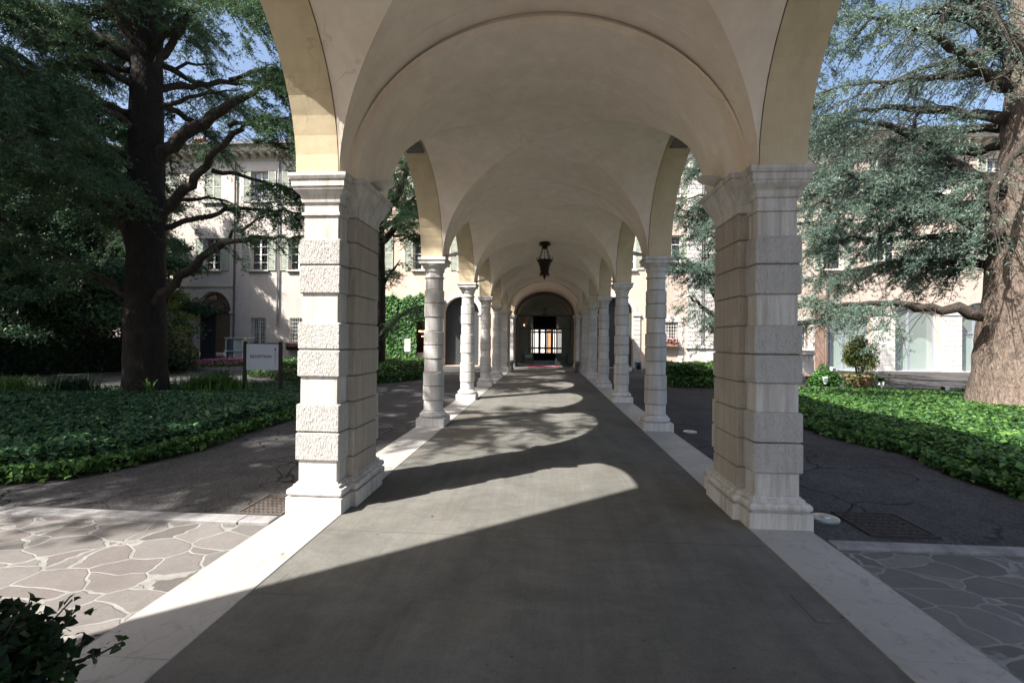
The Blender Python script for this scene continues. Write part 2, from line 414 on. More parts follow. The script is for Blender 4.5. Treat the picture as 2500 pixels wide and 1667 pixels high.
# star leaves like ivy: five-point polygon
def ivy_mesh(name, C, size, mat, parent=None, updir=(0, 0, 1), flat=.6):
    N = len(C); sz = size * rng.uniform(.55, 1.3, (N, 1)); n = rng.normal(size=(N, 3)) * (1 - flat) + np.asarray(updir) * flat * 1.8
    n = unit(n); t = unit(np.cross(n, rng.normal(size=(N, 3)))); b = np.cross(n, t)
    pts = [(-.45, 0, 0), (-.3, .48, -.1), (.12, .26, 0), (.6, 0, -.12), (.12, -.26, 0), (-.3, -.48, -.1)]
    V = np.stack([C + t * sz * x + b * sz * y + n * sz * z for x, y, z in pts], 1).reshape(-1, 3)
    i = np.arange(N)[:, None] * 6
    F = np.concatenate([i + np.array([[0, 2, 1]]), i + np.array([[0, 3, 2]]), i + np.array([[0, 4, 3]]), i + np.array([[0, 5, 4]])], 1).reshape(-1, 3)
    return np_mesh(name, V, F, mat, parent)
# needle tufts: k thin blades around a centre, leaning along D
def tuft_mesh(name, C, D, length, width, mat, parent=None, k=4):
    N = len(C)
    V = []
    for j in range(k):
        d = unit(D * .55 + rng.normal(size=(N, 3)) * .75)
        s_ = unit(np.cross(d, rng.normal(size=(N, 3))))
        L = length * rng.uniform(.6, 1.3, (N, 1)); W = width * rng.uniform(.7, 1.3, (N, 1))
        V.append(np.stack([C - s_ * W * .5, C + s_ * W * .5, C + d * L], 1))
    V = np.concatenate(V, 1).reshape(-1, 3); F = np.arange(len(V)).reshape(-1, 3)
    # share first vertex so that a tuft keeps one random tone: merge via island on blade level is fine
    return np_mesh(name, V, F, mat, parent)

SUN_E, SKY_E, EXPO = 5.0, 0.10, 1.45
LIMBS_A = [
    [(-10.98,12.40,6.48,0.200),(-9.90,12.32,7.30,0.172),(-8.97,12.24,7.70,0.144),(-8.18,12.16,8.08,0.116),(-7.52,12.08,8.43,0.088),(-6.73,12.00,8.57,0.060)],
    [(-10.96,12.40,4.78,0.140),(-9.87,12.23,5.59,0.123),(-9.19,12.07,6.17,0.107),(-8.47,11.90,6.85,0.090),(-7.88,11.73,7.11,0.073),(-7.19,11.57,7.24,0.057),(-6.18,11.40,7.11,0.040)],
    [(-10.83,12.30,2.49,0.130),(-9.66,12.08,3.42,0.113),(-8.95,11.87,3.84,0.097),(-8.26,11.65,4.11,0.080),(-7.30,11.43,4.19,0.063),(-6.04,11.22,4.09,0.047),(-5.17,11.00,4.19,0.030)],
    [(-9.05,12.00,3.87,0.070),(-8.65,11.95,4.23,0.058),(-7.96,11.90,4.42,0.045),(-7.45,11.85,4.75,0.033),(-6.95,11.80,5.07,0.020)],
    [(-11.00,12.40,7.97,0.070),(-9.96,12.53,8.35,0.057),(-9.29,12.67,8.55,0.043),(-8.61,12.80,8.67,0.030)],
    [(-11.02,12.40,9.13,0.060),(-10.05,12.80,9.40,0.045),(-9.69,13.20,9.64,0.030)],
    [(-11.02,12.40,8.95,0.110),(-10.28,12.27,9.81,0.090),(-9.68,12.13,10.54,0.070),(-9.22,12.00,11.60,0.050)],
    [(-11.03,12.40,9.93,0.120),(-10.53,12.70,11.22,0.090),(-10.12,13.00,12.70,0.060)],
    [(-11.33,12.40,4.08,0.200),(-11.79,11.92,5.40,0.165),(-12.07,11.45,6.62,0.130),(-12.41,10.98,7.53,0.095),(-12.79,10.50,8.03,0.060)],
    [(-11.31,12.40,2.61,0.120),(-12.47,12.00,3.41,0.100),(-13.18,11.60,4.04,0.080),(-14.06,11.20,4.64,0.060),(-14.51,10.80,4.87,0.040)],
    [(-11.28,12.40,9.20,0.200),(-11.92,11.80,9.60,0.167),(-13.04,11.20,10.00,0.133),(-13.41,10.60,10.04,0.100)],
    [(-11.29,12.40,9.57,0.260),(-11.76,12.13,10.62,0.233),(-12.02,11.87,11.39,0.207),(-12.19,11.60,12.12,0.180)],
    [(-11.38,12.40,7.49,0.100),(-12.54,12.00,8.17,0.080),(-13.25,11.60,8.33,0.060),(-14.13,11.20,8.37,0.040)],
    [(-11.36,12.40,5.78,0.100),(-13.04,12.77,6.43,0.080),(-14.82,13.13,6.72,0.060),(-16.97,13.50,6.35,0.040)],
]
LIMBS_B = [
    [(-7.37,20.50,6.89,0.220),(-7.14,20.50,7.21,0.203),(-6.72,20.50,7.77,0.187),(-6.44,20.50,8.23,0.170),(-6.30,20.50,8.69,0.153),(-6.12,20.50,9.34,0.137),(-5.94,20.50,10.03,0.120)],
    [(-7.37,20.50,6.52,0.160),(-6.98,20.32,6.66,0.135),(-6.27,20.15,6.93,0.110),(-5.49,19.98,7.33,0.085),(-4.90,19.80,7.54,0.060)],
    [(-7.36,20.50,5.87,0.160),(-7.10,20.70,6.14,0.144),(-6.74,20.90,6.70,0.128),(-6.57,21.10,7.42,0.112),(-6.49,21.30,8.19,0.096),(-6.56,21.50,8.94,0.080)],
    [(-6.90,20.80,6.25,0.070),(-6.49,20.87,6.31,0.057),(-5.88,20.93,6.28,0.043),(-5.37,21.00,6.24,0.030)],
    [(-6.45,20.40,7.18,0.100),(-6.03,20.27,7.60,0.083),(-5.63,20.13,7.87,0.067),(-5.14,20.00,8.23,0.050)],
    [(-6.47,20.80,6.49,0.090),(-6.03,20.60,6.67,0.073),(-5.50,20.40,6.71,0.057),(-4.81,20.20,6.93,0.040)],
    [(-6.95,20.50,7.58,0.050),(-6.99,20.45,7.94,0.040),(-7.07,20.40,8.25,0.030)],
    [(-7.38,20.40,1.67,0.130),(-6.69,20.17,2.30,0.110),(-6.04,19.95,2.78,0.090),(-5.37,19.73,3.03,0.070),(-4.61,19.50,3.13,0.050)],
    [(-7.34,20.50,3.92,0.100),(-7.20,20.63,4.07,0.083),(-6.82,20.77,4.84,0.067),(-6.58,20.90,5.23,0.050)],
    [(-6.56,20.80,6.02,0.060),(-6.25,21.05,6.31,0.045),(-5.64,21.30,6.41,0.030)],
]
LIMBS_C = [
    [(10.65,11.80,5.30,0.170),(10.37,11.88,5.40,0.155),(9.94,11.95,5.62,0.140),(9.44,12.02,6.18,0.125),(8.99,12.10,6.64,0.110),(8.61,12.18,6.87,0.095),(8.22,12.25,7.03,0.080),(7.38,12.32,7.20,0.065),(6.59,12.40,7.34,0.050)],
    [(10.63,11.60,7.51,0.130),(10.17,11.46,7.59,0.119),(9.54,11.31,7.96,0.107),(9.09,11.17,8.17,0.096),(8.58,11.03,8.52,0.084),(7.89,10.89,8.59,0.073),(7.27,10.74,8.62,0.061),(6.30,10.60,8.63,0.050)],
    [(10.90,11.90,7.96,0.120),(10.82,12.12,8.12,0.107),(10.22,12.33,8.38,0.093),(9.84,12.55,8.36,0.080),(9.06,12.77,8.38,0.067),(8.04,12.98,8.39,0.053),(7.17,13.20,8.30,0.040)],
    [(10.84,11.90,6.92,0.140),(10.77,12.22,7.13,0.125),(10.39,12.53,7.35,0.110),(10.01,12.85,7.59,0.095),(9.35,13.17,7.86,0.080),(8.32,13.48,7.94,0.065),(7.50,13.80,7.98,0.050)],
    [(10.81,11.80,8.46,0.200),(10.51,11.73,8.80,0.178),(10.11,11.67,9.06,0.157),(9.71,11.60,9.29,0.135),(9.25,11.53,9.44,0.113),(8.31,11.47,9.25,0.092),(7.71,11.40,9.05,0.070)],
    [(8.51,10.90,8.43,0.080),(8.50,10.80,8.71,0.070),(8.52,10.70,8.98,0.060),(8.50,10.60,9.17,0.050)],
    [(8.99,12.20,6.72,0.050),(8.91,12.13,7.00,0.043),(9.00,12.07,7.27,0.037),(9.16,12.00,7.43,0.030)],
    [(10.48,11.80,4.08,0.240),(10.32,11.90,4.26,0.216),(10.09,12.00,4.58,0.193),(9.78,12.10,4.99,0.169),(9.50,12.20,5.25,0.145),(8.93,12.30,5.25,0.121),(8.07,12.40,5.21,0.097),(7.19,12.50,5.17,0.074),(6.55,12.60,5.05,0.050)],
    [(9.50,12.10,5.14,0.090),(9.32,12.33,5.45,0.077),(9.12,12.57,5.67,0.063),(8.90,12.80,5.79,0.050)],
    [(10.07,11.60,2.27,0.150),(9.93,11.71,2.33,0.134),(9.47,11.83,2.45,0.119),(9.21,11.94,2.51,0.103),(8.76,12.06,2.50,0.087),(8.11,12.17,2.54,0.071),(7.07,12.29,2.59,0.056),(6.53,12.40,2.67,0.040)],
    [(8.95,11.00,9.59,0.119),(9.28,10.98,9.21,0.125),(9.71,10.95,8.73,0.130),(10.10,10.93,8.12,0.135),(10.46,10.90,7.41,0.140)],
    [(10.46,10.90,6.12,0.098),(10.02,10.82,5.76,0.093),(9.57,10.75,5.07,0.087),(9.37,10.68,4.61,0.083),(9.53,10.60,3.90,0.077)],
    [(10.45,11.10,8.01,0.070),(10.14,11.07,7.69,0.063),(9.85,11.03,7.40,0.056),(9.70,11.00,7.35,0.049)],
]
LIMBS_D = [
    [(6.95,18.50,5.37,0.140),(6.46,18.42,5.57,0.127),(6.14,18.33,5.77,0.113),(5.70,18.25,6.14,0.100),(5.34,18.17,6.42,0.087),(5.15,18.08,6.65,0.073),(4.71,18.00,6.74,0.060)],
    [(6.96,18.50,4.00,0.120),(6.39,18.32,4.15,0.106),(5.92,18.14,4.33,0.092),(5.45,17.96,4.48,0.078),(4.99,17.78,4.82,0.064),(4.58,17.60,4.95,0.050)],
    [(6.84,18.40,2.97,0.140),(6.34,18.28,3.29,0.122),(6.01,18.16,3.96,0.104),(5.56,18.04,4.36,0.086),(5.32,17.92,4.41,0.068),(4.63,17.80,4.53,0.050)],
    [(6.76,18.40,2.28,0.130),(5.98,18.03,2.77,0.103),(5.49,17.67,3.03,0.077),(5.02,17.30,3.24,0.050)],
    [(6.78,18.50,6.49,0.080),(6.17,18.55,6.70,0.060),(5.51,18.60,6.83,0.040)],
    [(6.27,18.50,7.23,0.060),(5.83,18.43,7.28,0.050),(5.39,18.37,7.03,0.040),(5.13,18.30,6.92,0.030)],
    [(6.35,18.20,4.98,0.040),(6.10,18.20,4.81,0.037),(5.86,18.20,4.68,0.033),(5.73,18.20,4.47,0.030)],
    [(8.30,18.40,2.23,0.140),(9.44,18.17,2.36,0.120),(9.93,17.95,2.35,0.100),(10.56,17.72,2.51,0.080),(11.30,17.50,2.96,0.060)],
]

# ================================================================== GROUND
def sheet(name, x0, x1, y0, y1, z, mat, kind='structure', nx=1, ny=1):
    m = MB(); m.add([(x0, y0, z), (x1, y0, z), (x1, y1, z), (x0, y1, z)], [(0, 1, 2, 3)])
    o = m.build(name, mat); tag(o, kind=kind); return o
sheet('ground', -70, 70, -40, 120, -.032, 'asphalt')
sheet('flagstone_paving', -14, -2.36, -6, 3.93, -.02, 'flagstones')
sheet('flagstone_paving', 2.28, 14, -6, 3.88, -.02, 'flagstones')
sheet('walkway', -1.845, 1.765, -6, 29.2, -.006, 'walk_concrete')
def kerb_line(x0, x1, y, w, nm='kerb'):
    m = MB(); x = x0; 
    while x < x1:
        L = random.uniform(1.5, 2.3); xe = min(x + L, x1)
        m.cbox(x + .004, xe - .004, y + random.uniform(-.012, .012), y + w + random.uniform(-.012, .012), -.06, .004 + random.uniform(-.004, .004), .006); x = xe
    tag(m.build(nm, 'kerb_stone'), kind='structure')
kerb_line(-14, -2.37, 3.95, .15); kerb_line(2.30, 14, 3.89, .13)
def strip(x0, x1):
    m = MB(); y = -6
    while y < 28.9:
        L = random.uniform(1.7, 2.4); ye = min(y + L, 28.9)
        m.cbox(x0, x1, y + .002, ye - .002, -.07, .001, .004); y = ye
    tag(m.build('stone_strip', 'strip_stone'), kind='structure')
strip(-2.355, -1.845); strip(1.765, 2.275)
# pavement joint, patched lid outlines in the walkway
m = MB()
m.box(-1.83, 1.75, 3.862, 3.865, -.0055, -.0035)
def fline(x0, y0, x1, y1, w=.0035):
    d = Vector((x1 - x0, y1 - y0)).normalized(); n_ = Vector((-d.y, d.x)) * w * .5
    m.add([(x0 + n_.x, y0 + n_.y, -.003), (x0 - n_.x, y0 - n_.y, -.003), (x1 - n_.x, y1 - n_.y, -.003), (x1 + n_.x, y1 + n_.y, -.003)], [(0, 1, 2, 3)])
for q in ((-1.74, 3.13, -1.74, 2.87), (-1.64, 3.14, -1.64, 2.87), (-1.84, 2.862, -1.42, 2.875), (1.57, 2.84, 1.69, 2.84), (1.57, 3.14, 1.69, 3.14), (1.57, 2.84, 1.57, 3.14), (1.69, 2.84, 1.69, 3.14)): fline(*q)
for i in range(14):
    a0 = 1.7 + 1.7 * i / 14; a1 = 1.7 + 1.7 * (i + 1) / 14; c = (-1.43, 2.60); r = .11
    m.add([(c[0] + rr * math.cos(a), c[1] + rr * math.sin(a), -.003) for a, rr in ((a0, r), (a1, r), (a1, r + .006), (a0, r + .006))], [(0, 1, 2, 3)])
tag(m.build('pavement_joint', 'grout_dark'), kind='structure')
m = MB(); m.box(1.574, 1.686, 2.844, 3.136, -.0055, -.0030)
tag(m.build('inspection_lid', 'walk_concrete'), 'small rectangular inspection lid set in the shaded walkway floor near the right stone strip', 'lid')
def drain(x0, x1, y0, y1, label, mt='drain_iron'):
    m = MB(); m.box(x0, x1, y0, y1, -.03, -.022)
    n = 16
    for i in range(n):
        for j in range(6):
            xa = x0 + .02 + (x1 - x0 - .04) * i / n; ya = y0 + .02 + (y1 - y0 - .04) * j / 6
            m.box(xa, xa + (x1 - x0) / n * .6, ya + (.02 if i % 2 else 0), ya + (.02 if i % 2 else 0) + .03, -.022, -.014)
    for (a, b, c, d) in ((x0 - .02, x1 + .02, y0 - .02, y0), (x0 - .02, x1 + .02, y1, y1 + .02), (x0 - .02, x0, y0, y1), (x1, x1 + .02, y0, y1)):
        m.box(a, b, c, d, -.03, -.012)
    tag(m.build('drain_cover', mt), label, 'drain cover')
drain(-2.82, -2.42, 4.2, 4.68, 'rusty patterned drain cover in the sunlit asphalt beside the left pier', 'drain_rust')
drain(2.78, 3.3, 4.22, 4.74, 'dark iron drain cover in the shaded asphalt beside the right pier')
def ground_light(x, y, label):
    m = MB(); m.lathe([(-.032, .118), (-.014, .118), (-.010, .112), (-.010, .045), (-.002, .042), (.004, .034), (.006, 0.001)], n=32)
    o = m.build('ground_light', 'disc_metal', smooth=True, loc=(x, y, 0)); tag(o, label, 'ground light', 'round lights set in the asphalt')
ground_light(2.60, 4.58, 'round metal ground light in the asphalt at the foot of the front right pier')
ground_light(2.62, 8.73, 'round metal ground light in the asphalt near the nearest right column')

# ================================================================== PORTICO
ZS = 3.13                      # springing
XW = 1.88; XO = 2.28; XC = -.04 # wall inner/outer half widths, axis x
portico = empty('portico', (XC, 4.2, 0), label='long vaulted portico with rusticated stone piers and columns leading to the glass entrance', cat='portico')
def P(m, *a, **k):
    o = m.build(*a, parent=portico, **k); o.matrix_parent_inverse = Matrix.Translation((-XC, -4.2, 0)); return o
bays = [(-3.2, -.04, 1.5), (1.22, 4.22, 1.5), (5.34, 8.63, 1.56), (9.12, 12.53, 1.56), (13.03, 16.44, 1.56), (16.94, 20.27, 1.56), (20.77, 23.92, 1.56), (25.04, 28.3, 1.56)]
ZT = 5.35
NA = 28
def arc(y0, y1, b):
    yc = (y0 + y1) / 2; l = (y1 - y0) / 2
    return [(yc - l * math.cos(math.pi * i / NA), ZS + b * math.sin(math.pi * i / NA)) for i in range(NA + 1)]
for sgn in (-1, 1):
    m = MB(); xi = XC + sgn * XW; xo = XC + sgn * XO
    prev = -4.4
    for y0, y1, b in bays:
        # solid above pier / column
        for x in (xi, xo): m.add([(x, prev, ZS), (x, y0, ZS), (x, y0, ZT), (x, prev, ZT)], [(0, 1, 2, 3)], 0)
        m.add([(xi, prev, ZS), (xi, y0, ZS), (xo, y0, ZS), (xo, prev, ZS)], [(0, 1, 2, 3)], 0)
        A = arc(y0, y1, b)
        for (a, za), (c, zc) in zip(A[:-1], A[1:]):
            for x in (xi, xo): m.add([(x, a, za), (x, c, zc), (x, c, ZT), (x, a, ZT)], [(0, 1, 2, 3)], 0)
            m.add([(xi, a, za), (xi, c, zc), (xo, c, zc), (xo, a, za)], [(0, 1, 2, 3)], 0)
        prev = y1
    for x in (xi, xo): m.add([(x, prev, ZS), (x, 29, ZS), (x, 29, ZT), (x, prev, ZT)], [(0, 1, 2, 3)], 0)
    m.add([(xi, prev, ZS), (xi, 29, ZS), (xo, 29, ZS), (xo, prev, ZS)], [(0, 1, 2, 3)], 0)
    m.add([(xi, prev, 0), (xi, 29, ZS * 0), (xi, 29, 0), (xi, prev, 0)], [(0, 1, 2, 3)], 0) if False else None
    P(m, 'arcade_wall', ['ochre_plaster'], smooth=25)
# vaults
AV, BV = 1.87, 1.515
def zt(u, a=AV, b=BV): return ZS + b * math.cos(u)
m = MB(); G = 20
def gridv(f, us, vs_, flip=False):
    b = len(m.v); nu, nv = len(us), len(vs_)
    for u in us:
        for v in vs_: m.v.append(f(u, v))
    for i in range(nu - 1):
        for j in range(nv - 1):
            q = (b + i * nv + j, b + (i + 1) * nv + j, b + (i + 1) * nv + j + 1, b + i * nv + j + 1)
            m.f.append(q); m.m.append(0)
hp = math.pi / 2
for y0, y1, b_ in bays:
    yc = (y0 + y1) / 2; l = (y1 - y0) / 2; BV = 1.575 if y0 < 4 else 1.515
    # four webs; param r in [0,1] from crown outwards, s in [-1,1] along the edge
    for web in range(4):
        b0 = len(m.v)
        for i in range(G + 1):
            r = i / G * hp
            for j in range(G + 1):
                t = (-1 + 2 * j / G) * r
                if web < 2:   # transverse webs: |v| = r (towards y ends), z from x
                    sg = -1 if web == 0 else 1; u, v = t, sg * r
                    z = ZS + BV * math.cos(u)
                else:
                    sg = -1 if web == 2 else 1; u, v = sg * r, t
                    bb = b_ if b_ < BV else BV
                    z = ZS + (BV * (1 - r / hp) + bb * (r / hp)) * math.cos(v)
                if web < 2: z = z
                m.v.append((XC + AV * math.sin(u), yc + l * math.sin(v), z + .02 * (1 - (r / hp) ** 4) * math.sin(3 * u + yc) * math.cos(2.3 * v)))
        for i in range(G):
            for j in range(G):
                a = b0 + i * (G + 1) + j
                if i == 0:
                    m.f.append((a, a + G + 1, a + G + 2) if True else ())
                    m.m.append(0)
                else:
                    m.f.append((a, a + G + 1, a + G + 2, a + 1)); m.m.append(0)
vault = P(m, 'vault', 'vault_plaster', smooth=28)
# bands over columns and piers
gaps = [(-4.4, bays[0][0])] + [(bays[i][1], bays[i + 1][0]) for i in range(len(bays) - 1)] + [(bays[-1][1], 29.0)]
US = [-hp + math.pi * i / 40 for i in range(41)]
ribs = []
for y0, y1 in gaps:
    yy = [y0, y1]
    if y1 - y0 > 1.0: ribs.append((y0 + .25, y1 - .25))
    m = MB(); BV = 1.575 if y1 < 1.5 else 1.515
    if abs(y0 - 4.22) < .1: y0 += .2
    for u0, u1 in zip(US[:-1], US[1:]):
        p = lambda u, y: (XC + AV * math.sin(u), y, ZS + BV * math.cos(u))
        m.add([p(u0, y0), p(u1, y0), p(u1, y1), p(u0, y1)], [(0, 1, 2, 3)])
    P(m, 'vault_band', 'vault_plaster', smooth=30)
m = MB()
for u0, u1 in zip(US[:-1], US[1:]):
    p = lambda u, y: (XC + AV * math.sin(u), y, ZS + 1.575 * math.cos(u))
    m.add([p(u0, 4.22), p(u1, 4.22), p(u1, 4.45), p(u0, 4.45)], [(0, 1, 2, 3)])
P(m, 'vault_band', 'vault_plaster', smooth=30)
for y0, y1 in ribs:
    m = MB()
    for u0, u1 in zip(US[:-1], US[1:]):
        p = lambda u, y, a, b: (XC + a * math.sin(u), y, ZS - .01 + b * math.cos(u))
        m.add([p(u0, y0, 1.79, 1.49), p(u1, y0, 1.79, 1.49), p(u1, y1, 1.79, 1.49), p(u0, y1, 1.79, 1.49)], [(0, 1, 2, 3)])
        if y0 > 4: m.add([p(u0, y1, 1.79, 1.49), p(u1, y1, 1.79, 1.49), p(u1, y1 + .42, AV, 1.522), p(u0, y1 + .42, AV, 1.522)], [(0, 1, 2, 3)])
        for y in ((y0,) if y0 > 4 else (y0, y1)): m.add([p(u0, y, 1.79, 1.49), p(u1, y, 1.79, 1.49), p(u1, y, 1.9, 1.62), p(u0, y, 1.9, 1.62)], [(0, 1, 2, 3)])
    P(m, 'vault_rib', 'vault_plaster', smooth=30)
m = MB(); m.box(XC - 2.45, XC + 2.45, -4.4, 29, ZT, ZT + .12); m.box(XC - 2.6, XC + 2.6, -4.4, 29, ZT + .12, ZT + .2)
P(m, 'roof', 'cornice_plaster')

# ---- rustication
ROWS = [(.262, .46, 0), (.46, .722, 1), (.728, .99, 1), (.99, 1.24, 0), (1.24, 1.492, 1), (1.498, 1.75, 1), (1.75, 2.02, 0), (2.02, 2.283, 1), (2.289, 2.535, 1), (2.535, 2.75, 0)]
def half(z, top, bot): return bot + (top - bot) * min(1, max(0, z / 2.75))
CAPP = [(2.75, .0, 0), (2.757, .018, 0), (2.782, .018, 0), (2.79, .0, 0), (2.868, .0, 0), (2.878, .018, 0), (2.90, .022, 0), (2.935, .022, 0), (2.945, .03, 0), (2.965, .055, 0), (2.985, .072, 0), (3.005, .078, 0), (3.012, .078, 0), (3.012, .086, 0), (3.07, .086, 0), (3.075, .098, 0), (3.10, .11, 0), (3.13, .11, 0)]
BASEP = [(-.02, .267), (.135, .267), (.137, .235), (.147, .235), (.150, .25), (.165, .262), (.19, .264), (.208, .255), (.215, .235), (.218, .222), (.24, .222), (.248, .205), (.262, .195)]
def pier_front(yf, sgn, face):   # element A, face = -1 front (towards camera) / +1 back
    cx = XC + sgn * (2.07)
    r = []
    d = .5
    y_in = yf + .42 if face < 0 else yf - .42
    def loop(z, h):
        ins = .267 - h
        if face < 0: return (z, cx - h, cx + h, yf + ins, y_in)
        return (z, cx - h, cx + h, y_in, yf - ins)
    mB = MB(); mB.stack([loop(z, h) for z, h in BASEP], .006, 0)
    mS = MB(); L = []; M = []
    for z0, z1, rg in ROWS:
        h = half((z0 + z1) / 2, .168, .19); e = .024 if rg else 0
        L += [loop(z0 + .001, h + e - (.012 if rg else 0)), loop(z0 + .012, h + e), loop(z1 - .012, h + e), loop(z1 - .001, h + e - (.012 if rg else 0))]; M += [rg, rg, rg, 2 if rg else 0]
        if rg: L.append(loop(z1 - .0005, h - .004)); M.append(2); 
    mS.stack(L, .008, 0, mis=M[:len(L) - 1])
    mC = MB(); mC.stack([loop(z, .168 + e) for z, e, _ in CAPP], .004, 0)
    return mB, mS, mC
def merge(*ms):
    o = MB()
    for q in ms:
        b = len(o.v); o.v += q.v; o.f += [tuple(b + i for i in f) for f in q.f]; o.m += q.m
    return o
def pier(y0, y1, sgn, label=None):
    # A front, B middle, A back
    a = pier_front(y0, sgn, -1); c = pier_front(y1, sgn, 1)
    xi = 1.75; xo = 2.33
    def rng_(i):
        lo, hi = sorted((XC + sgn * (xi + i), XC + sgn * (xo - i))); return lo, hi
    def loopb(z, i):
        lo, hi = rng_(i); return (z, lo, hi, y0 + .22 + i, y1 - .22 - i)
    base = MB(); base.stack([loopb(z, (.267 - h)) for z, h in BASEP], .006, 0)
    sh = MB(); L = []; M = []
    edges = [.262, .46, .725, .99, 1.24, 1.495, 1.75, 2.02, 2.286, 2.535, 2.78]
    for z0, z1 in zip(edges[:-1], edges[1:]):
        L += [loopb(z0 + .005, .070), loopb(z0 + .010, .055), loopb(z1 - .010, .055), loopb(z1 - .005, .070)]; M += [1, 1, 1, 2]
    sh.stack(L, .008, 0, mis=M[:len(L) - 1])
    cp = MB(); cp.stack([loopb(z, i) for z, i in ((2.78, .06), (2.785, .045), (2.80, .045), (2.81, .052), (2.86, .05), (3.05, -.045), (3.075, -.045), (3.08, -.06), (3.125, -.06))], .004, 0)
    root = P(merge(a[1], c[1]), 'pier', ['stone_smooth', 'stone_rough', 'stone_grime'])
    for nm, mb, mt in (('base', merge(a[0], c[0], base), ['stone_smooth']), ('pilaster', sh, ['stone_smooth', 'stone_tooled', 'stone_grime']), ('capital', merge(a[2], c[2], cp), ['stone_smooth'])):
        o = mb.build(nm, mt, parent=root)
    return root
for (y0, y1) in ((.06, 1.2), (4.2, 5.36), (23.9, 25.06)):
    for sgn in (-1, 1): pier(y0, y1, sgn)
for sgn in (-1, 1): pier(28.28, 29.3, sgn)
def column(yc, sgn):
    cx = XC + sgn * 2.075
    pl = MB(); pl.cbox(cx - .267, cx + .267, yc - .267, yc + .267, -.02, .135, .006, 0)
    pl.lathe([(.137, .225), (.147, .225), (.152, .245), (.167, .258), (.185, .26), (.2, .255), (.212, .238), (.218, .222), (.238, .222), (.248, .205), (.262, .195)], cx, yc, 36, 0)
    sh = MB(); L = []; M = []
    for z0, z1, rg in ROWS:
        h = half((z0 + z1) / 2, .165, .187); e = .018 if rg else 0
        L += [(z0 + .003, h + e - .014), (z0 + .010, h + e), (z1 - .010, h + e), (z1 - .003, h + e - .014)]; M += [rg, rg, rg, 2]
    sh.lathe(L, cx, yc, 36, mis=M[:len(L) - 1])
    cp = MB(); cp.lathe([(2.75, .165), (2.757, .185), (2.782, .185), (2.79, .165), (2.868, .165), (2.878, .183), (2.90, .187), (2.935, .187), (2.945, .198), (2.965, .218), (2.985, .232), (3.0, .238), (3.01, .238)], cx, yc, 36, 0)
    cp.cbox(cx - .245, cx + .245, yc - .245, yc + .245, 3.011, 3.075, .004, 0); cp.cbox(cx - .262, cx + .262, yc - .262, yc + .262, 3.076, 3.13, .006, 0)
    root = P(sh, 'column', ['stone_column', 'stone_column_rough', 'stone_grime'], smooth=32)
    b = pl.build('base', 'stone_column', parent=root, smooth=32); c = cp.build('capital', 'stone_column', parent=root, smooth=32)
COLY = [8.875, 12.78, 16.69, 20.52]
for yc in COLY:
    for sgn in (-1, 1): column(yc, sgn)
# dark grille panels under the crown of the first lateral arches
for sgn in (-1, 1):
    m = MB(); x0, x1 = sorted((XC + sgn * 1.93, XC + sgn * 2.2)); yc = (5.34 + 8.63) / 2
    m.box(x0, x1, yc - .5, yc + .45, 4.585, 4.605); 
    for i in range(9): m.box(x0 + .01, x1 - .01, yc - .48 + i * .105, yc - .43 + i * .105, 4.575, 4.585)
    P(m, 'arch_grille', 'ceiling_grey')

# ---- capital lamps
def cap_lamp(yc, sgn, z, label):
    m = MB()
    xb = 0
    # triangular back plate
    m.add([(0, -.012, 0), (-.10, -.012, .0), (-.025, -.012, .23), (0, .012, 0), (-.10, .012, 0), (-.025, .012, .23)], [(0, 1, 2), (3, 5, 4), (0, 3, 4, 1), (1, 4, 5, 2), (2, 5, 3, 0)], 0)
    m.tube([(-.03, 0, .02, .02), (.04, 0, .05, .018), (.10, 0, .075, .014)], 8)
    root = m.build('capital_lamp', 'lamp_white'); root.location = (XC + sgn * 1.86, yc, z); root.rotation_euler = (0, 0, 0 if sgn < 0 else math.pi)
    d = MB(); d.lathe([(-.035, .03), (-.02, .09), (0.0, .15), (.006, .152), (.004, .14), (-.012, .08), (-.02, .02)], n=28)
    o = d.build('reflector', 'lamp_white', parent=root, smooth=True); o.location = (.15, 0, .085); o.rotation_euler = (0, rad(-14), 0)
    tag(root, label, 'lamp', 'small uplights on the column and pier capitals')
side = {-1: 'left', 1: 'right'}; nth = ['nearest', 'second', 'third', 'fourth']
for sgn in (-1, 1):
    cap_lamp(4.88, sgn, 3.135, f'white winged uplight on top of the front {side[sgn]} pier')
    for i, yc in enumerate(COLY):
        cap_lamp(yc, sgn, 3.135, f'white winged uplight on the capital of the {nth[i]} {side[sgn]} column')

# ---- lantern
ly = 14.73
lan = empty('hanging_lantern', (XC, ly, 3.5), label='dark wrought iron lantern hanging from the vault on thin rods', cat='lantern')
def LP(m, nm, mat='lantern_iron', **k): return m.build(nm, mat, parent=lan, **k)
m = MB(); m.lathe([(1.16, .16), (1.10, .16), (1.09, .125), (1.02, .07), (1.0, .09), (.97, .09), (.95, .05)], n=8)
for i in range(8):
    a = i * math.pi / 4; m.tube([(.15 * math.cos(a), .15 * math.sin(a), 1.13, .018), (.17 * math.cos(a), .17 * math.sin(a), 1.08, .015), (.13 * math.cos(a), .13 * math.sin(a), 1.04, .01)], 5)
LP(m, 'ceiling_rose')
m = MB()
for i in range(8):
    a = i * math.pi / 4; c, s_ = math.cos(a), math.sin(a); m.tube([(.075 * c, .075 * s_, .98, .008), (.185 * c, .185 * s_, .62, .008)], 5)
m.tube([(0, 0, 1, .006), (0, 0, .6, .006)], 5)
LP(m, 'rods')
m = MB(); m.lathe([(.60, .17), (.62, .20), (.60, .245), (.56, .235), (.53, .2), (.40, .155), (.26, .13), (.20, .125), (.17, .135), (.15, .12), (.13, .07), (.06, .035), (.03, .02), (-.02, .004)], n=8)
